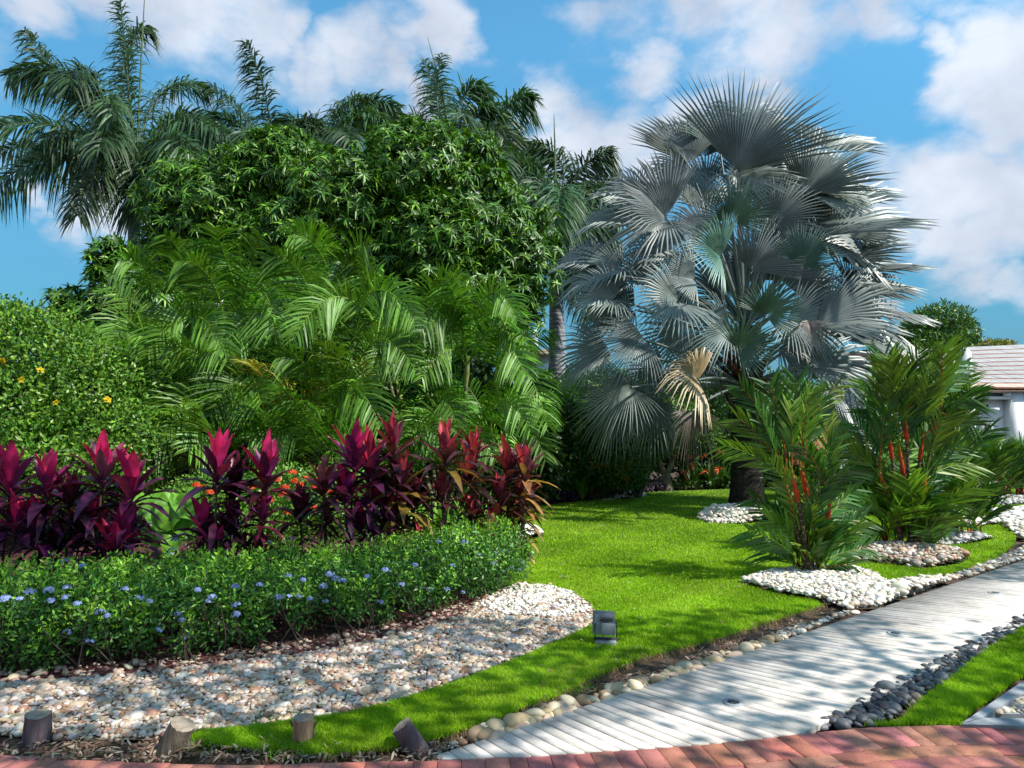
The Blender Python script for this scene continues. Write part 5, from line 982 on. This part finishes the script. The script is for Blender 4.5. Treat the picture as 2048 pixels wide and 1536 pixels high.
# ---- red sealing wax palms
REDC = (.62, .045, .012); ORC = (.70, .17, .02); RG1 = (.05, .145, .02); RG2 = (.14, .25, .022)
def redpalm(label, base, Y, stems, low, spreadx, group='red stemmed palms along the boardwalk', seed=0, fl=.75, ll=.36, frs=()):
    bx = G(base[0], base[1]); t = thing('red_palm', label, 'palm', bx, group); s_ = bx.y/7.45
    def fr_(o, az, e, Lf, parent, col):
        h = np.array([math.cos(az), math.sin(az), 0]); P1 = o+(h*math.cos(e)+np.array([0, 0, math.sin(e)]))*Lf*.6; P2 = P1+(h*math.cos(e-.3)+np.array([0, 0, math.sin(e-.35)]))*Lf*.45
        b = B(); frond(b, o, P1, P2, nl=15, ll=ll*s_**.3, lw=.028, vang=.4, sweep=.98, droop=.10, pet=.30, col=col, rcol=np.array(ORC)*.55 if random.random() < .25 else np.array(RG2)*1.3, rr=.010, twist=random.gauss(0, .3), tipk=.75, basek=.8, hv=.1, face=random.uniform(.1, .55))
        return b.build('frond', M_FROND, parent)
    for (px, py, h, nf) in stems:         # crown point in the view, length of crownshaft, fronds
        c = np.array(at(px, py, bx.y-.16-abs(random.gauss(.05, .06)))); bs = np.array([bx.x+(c[0]-bx.x)*.35+random.gauss(0, .06), bx.y+(c[1]-bx.y)*.5+random.gauss(0, .05), 0.03]); mid = (bs+c)/2+np.array([(bs[0]-c[0])*.15, 0, 0]); tt = np.linspace(0, 1, 9)
        b = B(); b.tube(bez(bs, mid, c, tt), .021*(1-.15*tt), 8); st = b.build('stem', M_RCANE, t, smooth=True)
        d = nrm((c-mid)[None])[0]; b = B(); b.tube([c-d*h, c-d*h*.6, c-d*.02, c+d*.12], [.022, .027, .020, .012], 9, np.array([np.array(REDC)*.8, REDC, np.array(REDC)*.6+np.array(ORC)*.4, RG2])); b.build('crownshaft', M_GLOSS, st, smooth=True)
        a0 = random.random()*6.28
        for k in range(nf):
            col = var(RG1 if random.random() < .6 else RG2, 1, .25, .1)[0]; fr_(c+d*.05, a0+k*2.399, random.uniform(.95, 1.4) if k else 1.5, fl*random.uniform(.8, 1.15), t, col)
    for (b0, b1, t0, t1) in frs:
        dy = random.uniform(-.25, .35); P0 = at(b0, b1, bx.y-.2); P2 = at(t0, t1, bx.y+dy-.1); P1 = at(b0+.36*(t0-b0), b1+.66*(t1-b1)-4, bx.y+dy*.6-.1); Lf = (P2-P0).length; c1 = var(RG1 if random.random() < .55 else RG2, 1, .25, .1)[0]
        b = B(); frond(b, P0, P1, P2, nl=int(9+Lf*9), ll=ll*random.uniform(.95, 1.15), lw=.027*s_**.3, vang=.35, sweep=.92, droop=.12, pet=.25, col=c1, rcol=np.array(ORC)*.6 if random.random() < .4 else np.array(RG2)*1.3, rr=.010, tipk=.8, basek=.8, hv=.1, face=random.uniform(.5, .8)); b.build('frond', M_FROND, t)
    for k in range(low[0]):
        o = np.array([bx.x+random.uniform(-1, 1)*spreadx, bx.y+random.gauss(0, .12), .05]); az = random.random()*6.28; e = random.uniform(.8, 1.4); Lf = fl*random.uniform(low[1], low[2]); hh = random.random()*low[3]
        b = B(); o2 = o+np.array([0, 0, hh]); b.tube([o, (o+o2)/2, o2+np.array([0, 0, .05])], [.016, .014, .009], 6, np.array(REDC)*random.uniform(.25, .8)); b.build('sucker', M_GLOSS, t, smooth=True)
        fr_(o2, az, e, Lf, t, var(RG1 if random.random() < .5 else RG2, 1, .25, .1)[0])
    return t
redpalm('front red stemmed palm clump, alone on the white pebble mound', (1622, 1157), 7.4, [(1570, 965, .38, 2), (1604, 945, .30, 2), (1586, 955, .25, 1), (1660, 1010, .22, 2)], (26, .5, .8, .15), .14, ll=.29,
 frs=[(1570, 960, 1452, 892), (1570, 958, 1478, 838), (1572, 955, 1484, 776), (1575, 950, 1540, 770), (1580, 950, 1568, 790), (1604, 940, 1592, 762), (1604, 940, 1672, 774), (1604, 940, 1640, 800), (1600, 940, 1612, 780), (1625, 1020, 1668, 880), (1620, 1030, 1700, 940), (1600, 1060, 1545, 930), (1610, 1120, 1508, 1000), (1605, 1130, 1500, 1062), (1600, 1140, 1522, 1104), (1610, 1110, 1560, 1010), (1640, 1110, 1722, 1040), (1640, 1130, 1728, 1096), (1635, 1080, 1712, 980), (1630, 1090, 1690, 1020), (1640, 1140, 1700, 1130), (1620, 1080, 1600, 960), (1615, 1100, 1640, 990), (1600, 1100, 1540, 1040), (1650, 1120, 1680, 1060), (1625, 1060, 1650, 940)])
redpalm('tallest and widest red stemmed palm clump on tan pebbles', (1815, 1106), 8.8, [(1800, 905, .35, 3), (1778, 870, .3, 2), (1762, 955, .3, 2), (1880, 820, .3, 2), (1845, 880, .25, 2), (1812, 850, .2, 2), (1850, 960, .25, 3)], (32, .6, .95, .3), .28, fl=.75, ll=.40,
 frs=[(1780, 865, 1745, 770), (1780, 860, 1768, 718), (1798, 850, 1795, 745), (1812, 845, 1838, 706), (1840, 870, 1876, 700), (1880, 815, 1920, 722), (1880, 815, 1878, 765), (1882, 820, 1940, 795), (1882, 825, 1946, 850), (1762, 950, 1714, 850), (1762, 955, 1672, 890), (1765, 960, 1698, 905), (1770, 1030, 1714, 1004), (1772, 1040, 1702, 1020), (1790, 1060, 1716, 1060), (1850, 1040, 1905, 1000), (1840, 1060, 1880, 1050), (1850, 955, 1920, 890), (1852, 960, 1935, 925), (1800, 900, 1740, 820), (1800, 900, 1830, 790), (1845, 875, 1860, 770), (1790, 1000, 1730, 930), (1800, 1000, 1820, 900), (1820, 1010, 1880, 930), (1800, 1060, 1760, 960), (1830, 1070, 1850, 970), (1815, 1080, 1800, 985), (1780, 1080, 1730, 1000), (1850, 1080, 1900, 1040), (1812, 850, 1790, 760), (1845, 880, 1900, 830)])
redpalm('dense red stemmed palm clump behind the tallest one', (1898, 1075), 10, [(1900, 890, .3, 6), (1915, 940, .3, 5), (1893, 850, .3, 5), (1900, 1020, .1, 4)], (24, .7, 1.05, .5), .24, fl=.75, ll=.42)
redpalm('young single palm standing free near the path bend', (1945, 1076), 10, [], (9, .55, .8, .1), .03, fl=.85)
redpalm('bushy far palm clump in front of the white house wall', (1975, 1000), 15, [(1965, 960, .3, 6), (1990, 965, .3, 6), (1950, 960, .2, 5)], (34, .8, 1.1, .3), .45, fl=.72, ll=.5)
redpalm('palm clump cut off by the right edge below the house wall', (2040, 992), 15.5, [(2030, 975, .2, 6), (2060, 970, .2, 6)], (36, .8, 1.2, .2), .5, fl=.8, ll=.5)

# ================================================================== HOUSE
def house():
    a = G(1935, 779, 2.58); c_ = G(2048, 770, 2.62); d = Vector((c_.x-a.x, 0, 0)); yw = 18.6; xl = at(1938, 800, yw).x; xr = xl+7
    t = thing('house', 'white rendered house with pale tiled roof at the right edge', 'house', (xl, yw, 0))
    Pz = lambda px, py: at(px, py, yw)
    x2 = at(2043, 800, yw).x
    b = B(); b.box((xl+xr)/2, yw+2.2, 1.15, xr-xl, 4, 2.3); b.build('wall', M_WHITE, t)
    zb = at(2000, 790, yw-.25).z; zl = at(2000, 796, yw-.3).z
    b = B(); z1, z2 = at(2000, 778, yw-.3).z, at(2000, 783.5, yw-.3).z; z3, z4 = at(2000, 791, yw-.3).z, at(2000, 797, yw-.3).z
    b.box((xl+x2)/2+.2, yw+.08, (z1+z2)/2, x2-xl+.4, .26, z1-z2); b.box((xl+x2)/2+.2, yw+.08, (z3+z4)/2, x2-xl+.4, .26, z3-z4); b.box(x2+.25, yw+.07, (z1)/2, .42, .28, z1-.01); b.build('beam', M_WHITE, t)
    b = B(); b.box((xl+x2)/2, yw+.1, (z2+z3)/2, x2-xl, .2, z2-z3-.002); b.build('slot_window', M_DARKM, t)
    xp = at(2026, 787, yw).x; b = B(); b.box((xp+x2)/2, yw+.04, (z2+z3)/2, x2-xp-.06, .3, z2-z3-.006); b.build('beam_infill', M_WHITE, t)
    # roof of overlapping tile courses rising away from the eave
    rm = tintmat('roof_tile', rough=.85, scale=14, amt=.14, bump=.4); b = B(); n = 10; e0 = np.array([xl-.15, yw-.22, z1+.03]); e1 = np.array([xr, yw-.22, z1+.12]); r0 = np.array([xl-.1, yw+3.6, at(1937, 706, yw+3.6).z]); r1 = np.array([xr, yw+3.6, at(2048, 692, yw+3.6).z+.25])
    for k in range(n):
        u0, u1 = k/n, (k+1)/n+.012; A_, B_ = e0+(r0-e0)*u0, e1+(r1-e1)*u0; C_, D_ = e1+(r1-e1)*u1, r0*u1+e0*(1-u1); lift = np.array([0, 0, .032]); c = np.array((.36, .35, .34))*random.uniform(.93, 1.05)
        if k < 1: c = np.array((.56, .42, .33))
        nt_ = 26
        for q in range(nt_):
            s0, s1 = q/nt_, (q+1)/nt_-.0008; qa, qb, qc, qd = A_+(B_-A_)*s0+lift, A_+(B_-A_)*s1+lift, D_+(C_-D_)*s1+lift*.1, D_+(C_-D_)*s0+lift*.1; cc = c*random.uniform(.93, 1.07); j_ = np.array([0, 0, random.uniform(-.006, .006)])
            b.quad(qa+j_, qb+j_, qc, qd, cc); b.quad(qa-lift*1.3, qb-lift*1.3, qb+j_, qa+j_, (.32, .13, .09))
    b.quad(e0-(0, 0, .08), e1-(0, 0, .08), r1-(0, 0, .1), r0-(0, 0, .1), (.3, .2, .15)); b.quad(e0-(0, 0, .08), e0+(0, 0, .05), r0+(0, 0, .05), r0-(0, 0, .1), (.50, .34, .26)); b.build('roof', rm, t)
    # rear roof slope keeps it solid
    HR = math.radians(17); t.rotation_euler = (0, 0, HR)
    def hrot(x, y): return (xl+(x-xl)*math.cos(HR)-(y-yw)*math.sin(HR), yw+(x-xl)*math.sin(HR)+(y-yw)*math.cos(HR))
    # wall lamp
    lp = at(2000, 815, yw); lx, ly = lp.x, yw; g = thing('wall_lamp', 'white square wall lamp on the sunlit house wall', 'lamp', (lp.x, yw, lp.z))
    b = B(); b.box(lp.x, yw+.02, lp.z, .20, .04, .18); b.build('back_plate', M_WHITE, g); b = B(); b.box(lp.x, yw-.16-.0, lp.z-.04, .19, .28, .07); b.build('shade', M_WHITE, g); b = B(); b.box(lp.x, yw-.04, lp.z+.06, .02, .06, .07); b.build('arm', M_LAMPD, g); q_ = hrot(lp.x, yw+.2); g.location = (q_[0], q_[1]-.2*0-.02, lp.z); g.rotation_euler = (0, 0, HR)
    # house number
    cu = bpy.data.curves.new('number_text', 'FONT'); cu.body = 'N1'; cu.size = .20; cu.extrude = .006; cu.align_x = 'CENTER'; o = bpy.data.objects.new('house_number', cu); C.objects.link(o)
    q = at(2007, 860, yw); dg = bpy.context.evaluated_depsgraph_get(); me = bpy.data.meshes.new_from_object(o.evaluated_get(dg)); C.objects.unlink(o); bpy.data.objects.remove(o)
    o = bpy.data.objects.new('house_number', me); C.objects.link(o); me.materials.clear(); me.materials.append(M_DARKM); o.location = (q.x, yw+.19, q.z-.02); o.rotation_euler = (math.radians(90), 0, 0); tag(o, 'small black N1 lettering on the shaded house wall', 'house number')
    q_ = hrot(q.x, yw+.19); o.location.x, o.location.y = q_; o.rotation_euler = (math.radians(90), 0, HR)
    # chimney like white pillar with rounded cap
    c1 = at(1927, 700, yw-.6); b = B(); w1 = 22*mpp(yw)
    ch = thing('white_pillar', 'tall white pillar with a domed top left of the tiled roof', 'pillar', (c1.x, yw-.6, 0)); zt_ = at(1927, 695, yw-.6).z
    b.tube([(c1.x, yw-.6, 0), (c1.x, yw-.6, zt_*.7), (c1.x, yw-.6, zt_-.12), (c1.x, yw-.6, zt_-.02)], [w1*.75, w1*.68, w1*.58, w1*.3], 20); b.build('shaft', M_WHITE, ch, smooth=True)
    # brown roofed house left of it, mostly hidden
    y2 = 23; xa, xb = at(1740, 720, y2).x, at(1925, 720, y2).x; g2 = thing('house', 'brown roofed house mostly hidden behind the silver palm and red palms', 'house', (xa, y2, 0)); zt2, zb2 = at(1800, 695, y2).z, at(1800, 740, y2).z
    b = B(); b.box((xa+xb)/2, y2+2, zb2/2, xb-xa, 3.6, zb2); b.build('wall', M_WHITE, g2); b = B(); 
    for k in range(7): b.box((xa+xb)/2, y2-.3+k*.33, zb2+.04+(zt2-zb2)*k/7, xb-xa+.6, .36, .07, (.30, .22, .19))
    b.box((xa+xb)/2, y2+2.0, zt2-.02, xb-xa+.6, .5, .1, (.3, .22, .19)); b.quad((xa-.3, y2+2.2, zt2), (xb+.3, y2+2.2, zt2), (xb+.3, y2+4.4, zb2), (xa-.3, y2+4.4, zb2), (.3, .22, .19)); b.build('roof', rm, g2)
    # pale house glimpsed beside the royal trunk
    y3 = 34; xa, xb = at(1040, 720, y3).x, at(1108, 720, y3).x; g3 = thing('house', 'distant pale house glimpsed left of the grey royal palm trunk', 'house', (xa, y3, 0)); z3_ = at(1070, 712, y3).z
    b = B(); b.box((xa+xb)/2, y3+2, z3_/2, xb-xa, 4, z3_); b.build('wall', M_WHITE, g3); b = B(); b.box((xa+xb)/2, y3+1.7, z3_+.07, xb-xa+.4, 4.4, .14, (.25, .2, .16)); b.box((xa+xb)/2, y3+1.8, z3_+.24, xb-xa-.3, 3.4, .2, (.25, .2, .16)); b.build('roof', rm, g3)
    b = B(); cxx = at(1071, 690, y3).x; b.box(cxx, y3+.5, z3_+.6, .25, .5, 1.4); b.build('chimney', M_WHITE, g3)
    y4 = 33; c4 = at(282, 503, y4); g4 = thing('tower_house', 'tall pale building with a terracotta roof edge peeping between the left palms', 'house', (c4.x, y4, 0)); b = B(); b.box(c4.x+1.2, y4+2, c4.z/2, 3.2, 4, c4.z); b.build('wall', M_WHITE, g4); b = B(); b.box(c4.x+1.2, y4+2, c4.z+.09, 3.6, 4.4, .16, (.55, .22, .12)); b.build('roof', rm, g4)
house()
b = B(); DT = [(x, 45+random.uniform(-2, 2), 1.8, 3.2, 2.5, random.uniform(2.0, 3.0)) for x in np.arange(-45, 60, 3.2)]
shrub(b, DT, 42000, .5, .3, (.05, .11, .02), newcol=(.09, .17, .03)); tag(b.build('distant_trees', M_LEAF), 'low dark line of distant trees behind the garden', 'trees', kind='stuff')
# roof top planting and hills
leafy('shrub', 'small dry yellow green shrub showing above the house roof', 'shrub', [E_(1990, 694, 27, 28, 12), E_(1962, 702, 27, 20, 9), E_(2012, 693, 27, 16, 10), E_(1990, 740, 27, 40, 40)], 4500, .16, .07, (.16, .20, .04), (.32, .26, .05), .3)
for (x0, x1, Yh, top, nm) in ((1900, 2600, 900, 686, 'hills'), (900, 1500, 1000, 735, 'hills')):
    b = B(); n = 60; xs = np.linspace(x0, x1, n); V = []
    for i, x in enumerate(xs):
        u = i/(n-1); h = math.sin(math.pi*min(1, u*1.6+.08))**.6 if u < .6 else 1-.3*(u-.6); q = at(x, 850-(850-top)*h*(1+.05*math.sin(i*.9)), Yh); V += [(q.x, Yh, -2), (q.x, Yh, q.z), (q.x, Yh+120, q.z*.7)]
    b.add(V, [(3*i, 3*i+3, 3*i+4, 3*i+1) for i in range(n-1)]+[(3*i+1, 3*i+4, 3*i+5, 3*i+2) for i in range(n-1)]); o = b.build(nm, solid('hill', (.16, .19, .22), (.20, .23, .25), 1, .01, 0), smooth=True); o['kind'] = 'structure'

# ================================================================== SMALL OBJECTS
def stump(label, base_px, top_px, wpx, col=None, split=False):
    bp = G(*base_px, .0); Y = bp.y; tp = at(top_px[0], top_px[1], Y-.01); r = wpx/2*mpp(Y); n = 28; a = np.linspace(0, 2*math.pi, n+1)[:-1]
    P0, P1 = np.array([bp.x, Y, -.03]), np.array(tp); d = (P1-P0)/np.linalg.norm(P1-P0); X = np.cross(d, (0, 1, 0)); X /= np.linalg.norm(X); Z = np.cross(X, d)
    t = thing('wooden_stump', label, 'stump', bp, 'cut wooden posts at the brick edge'); rj = 1+.05*np.sin(a*3+random.random()*6)+.012*rng.normal(size=n); V = []
    for u in np.linspace(0, 1, 7):
        V.append(P0+(P1-P0)*u+(np.cos(a)*rj)[:, None]*X*r*(1.08-.1*u)+(np.sin(a)*rj)[:, None]*Z*r*(1.08-.1*u)+(rng.normal(0, .0015, (n, 1))*X)+(d*(.002*rng.normal(size=(n, 1))) if u == 1 else 0))
    Vc = np.concatenate(V); i = np.arange(6)[:, None]*n; j = np.arange(n)[None]; b = B(); b.add(Vc, np.stack([i+j, i+(j+1) % n, i+n+(j+1) % n, i+n+j], -1).reshape(-1, 4)); b.build('side', M_WOOD if col is None else col, t, smooth=True)
    b = B(); top = V[-1]; cen = top.mean(0)-d*.004; mid = cen+(top-cen)*.5+d*.003; b.add(np.vstack([top, mid, cen[None]]), [(q, (q+1) % n, n+(q+1) % n, n+q) for q in range(n)]); b.f.setdefault(3, []).append(np.array([(n+q, n+(q+1) % n, 2*n) for q in range(n)])); b.build('cut_face', M_WOODTOP, t)
    if split:
        b = B(); 
        for s_ in (-1, 1): q0 = P0+(P1-P0)*.72+X*r*s_; b.tube([q0, q0+X*r*.35*s_+d*.03], [.008, .004], 6)
        b.build('splinter', M_WOOD, t)
W2 = solid('purple_grey_wood', (.07, .05, .06), (.15, .12, .13), .9, 12, .7, 60, stretch=(3, 3, .4), dist=.008)
W3 = solid('reddish_wood', (.20, .11, .07), (.42, .27, .18), .85, 9, .6, 60, stretch=(4, 4, .4), dist=.008)
stump('upright dark purple brown stump in the pebbles at the left', (71, 1486), (76, 1428), 46, W2)
stump('stump leaning to the right beside the weed tuft', (335, 1504), (366, 1448), 48)
stump('squared reddish stump with splinters standing in the grass', (605, 1490), (607, 1434), 40, W3, True)
stump('grey cylindrical stump tilted to the left near the brick edge', (846, 1502), (802, 1450), 40, W2)

p = G(1212, 1288, .02); t = thing('floodlight', 'grey box floodlight on a small concrete block in the lawn', 'floodlight', p); m = mpp(p.y); rz = math.radians(-12)
def lb(name, cx, cz, sx, sy, sz, mat, dy=0, rx=math.radians(-10)):
    b = B(); b.box(p.x+cx*m, p.y+dy, p.z+cz*m, sx*m, sy*m, sz*m, rz=rz, rx=rx); o = b.build(name, mat, t); md = o.modifiers.new('bevel', 'BEVEL'); md.width = .003; md.segments = 2; return o
lb('concrete_base', 0, 3, 40, 32, 12, M_CONC, rx=0); h_ = lb('housing', -2, 38, 38, 18, 38, M_LAMP); lb('housing_rim', -3, 39, 43, 7, 43, M_LAMP, dy=.045); lb('control_gear_box', 3, 33, 26, 16, 21, M_LAMP, dy=-.055)
b = B()
for k in range(9): b.box(p.x+(-12+k*3)*m, p.y-.034, p.z+50*m, 1.2*m, 8*m, 7*m, rz=rz)
b.build('cooling_fins', M_LAMPD, t)
b = B()
for s_ in (-1, 1): b.box(p.x+s_*22*m, p.y+.0+s_*.016, p.z+22*m, 2*m, 6*m, 38*m, rz=rz)
b.box(p.x, p.y, p.z+10.5*m, 44*m, 6*m, 2*m, rz=rz); b.build('bracket', M_LAMPD, t)

# ================================================================== SHADE TREE beside and above the photographer (out of frame), casts the dappled shade
SH = [(-1500, 1190), (0, 1180), (400, 1165), (600, 1168), (780, 1190), (860, 1236), (1000, 1240), (1190, 1244), (1300, 1236), (1480, 1228), (1640, 1218), (1760, 1250), (2048, 1250), (2700, 1250), (2700, 3500), (-1500, 3500)]
SH2 = [(1885, 1152), (1990, 1166), (2048, 1170), (2500, 1180), (2500, 1070), (2030, 1088), (1990, 1108)]
LIT = [(1230, 1478, 150, 26), (1130, 1500, 120, 18), (1360, 1455, 70, 14), (1083, 1405, 45, 14), (1505, 1345, 70, 18), (1570, 1388, 80, 16), (1460, 1430, 50, 16), (1740, 1292, 150, 12), (1880, 1262, 130, 10), (1330, 1512, 90, 20), (1830, 1478, 60, 14), (1640, 1322, 60, 8), (2010, 1430, 60, 12), (1180, 1245, 40, 14), (1510, 1250, 90, 10), (680, 1322, 30, 5), (260, 1362, 40, 5), (660, 1480, 40, 10), (300, 1505, 60, 10), (1660, 1265, 60, 8), (870, 1530, 80, 10), (1950, 1300, 40, 14), (1470, 1490, 40, 10)]
def canopy():
    base = (6.6, -1.6, 0); t = thing('shade_tree', 'broad leafy shade tree standing beside the path at the right of the viewer', 'tree', base)
    n = 90000; P = np.stack([rng.uniform(-2.5, 15, n), rng.uniform(-7, 8.4, n), rng.uniform(5.0, 6.8, n)], 1)
    ok = (P[:, 2] > H+.62*np.maximum(P[:, 1], 0)+.35) | (P[:, 0] > .85*P[:, 1]+1.2); P = P[ok]
    s_ = np.array(SUN); g = P-s_*(P[:, 2]/s_[2])[:, None]
    # ground hit in the view
    c, s = math.cos(PITCH), math.sin(PITCH); rel = g-np.array([0, 0, H]); f = rel[:, 1]*c+rel[:, 2]*s; up = -rel[:, 1]*s+rel[:, 2]*c; front = f > .5; px = 1024+rel[:, 0]/np.maximum(f, .1)*F; py = 768-up/np.maximum(f, .1)*F
    sh = inpoly(px, py, SH) | inpoly(px, py, SH2)
    for (x, y, rx, ry) in LIT: sh &= (((px-x)/rx)**2+((py-y)/ry)**2) > 1.0
    keep = np.where(front, sh, rng.random(len(P)) < .55); P = P[keep & (np.hypot(P[:, 0]-6.5, P[:, 1]+.5) < 11)]
    P = P[rng.random(len(P)) < .5]
    if len(P) > 26000: P = P[:26000]
    b = B(); D = rdir(len(P)); tiny(b, P, D, rdir(len(P))+(0, 0, 1), .17*(.7+.5*rng.random(len(P))), .09, var((.06, .14, .02), len(P), .25, .1)); b.build('crown', M_LEAF, t)
    b = B(); ts = np.linspace(0, 1, 7); b.tube([(6.6, -1.6, 0), (6.5, -1.6, 1.5), (6.3, -1.4, 3.2)], [.34, .28, .24], 14)
    for k in range(16):
        q = P[random.randrange(len(P))]; b.tube(bez((6.3, -1.4, 3.1), ((6.3+q[0])/2, (-1.4+q[1])/2, 5.6), q, ts), .11*(1-.85*ts), 7)
    b.build('trunk', M_BARK, t, smooth=True)
canopy()
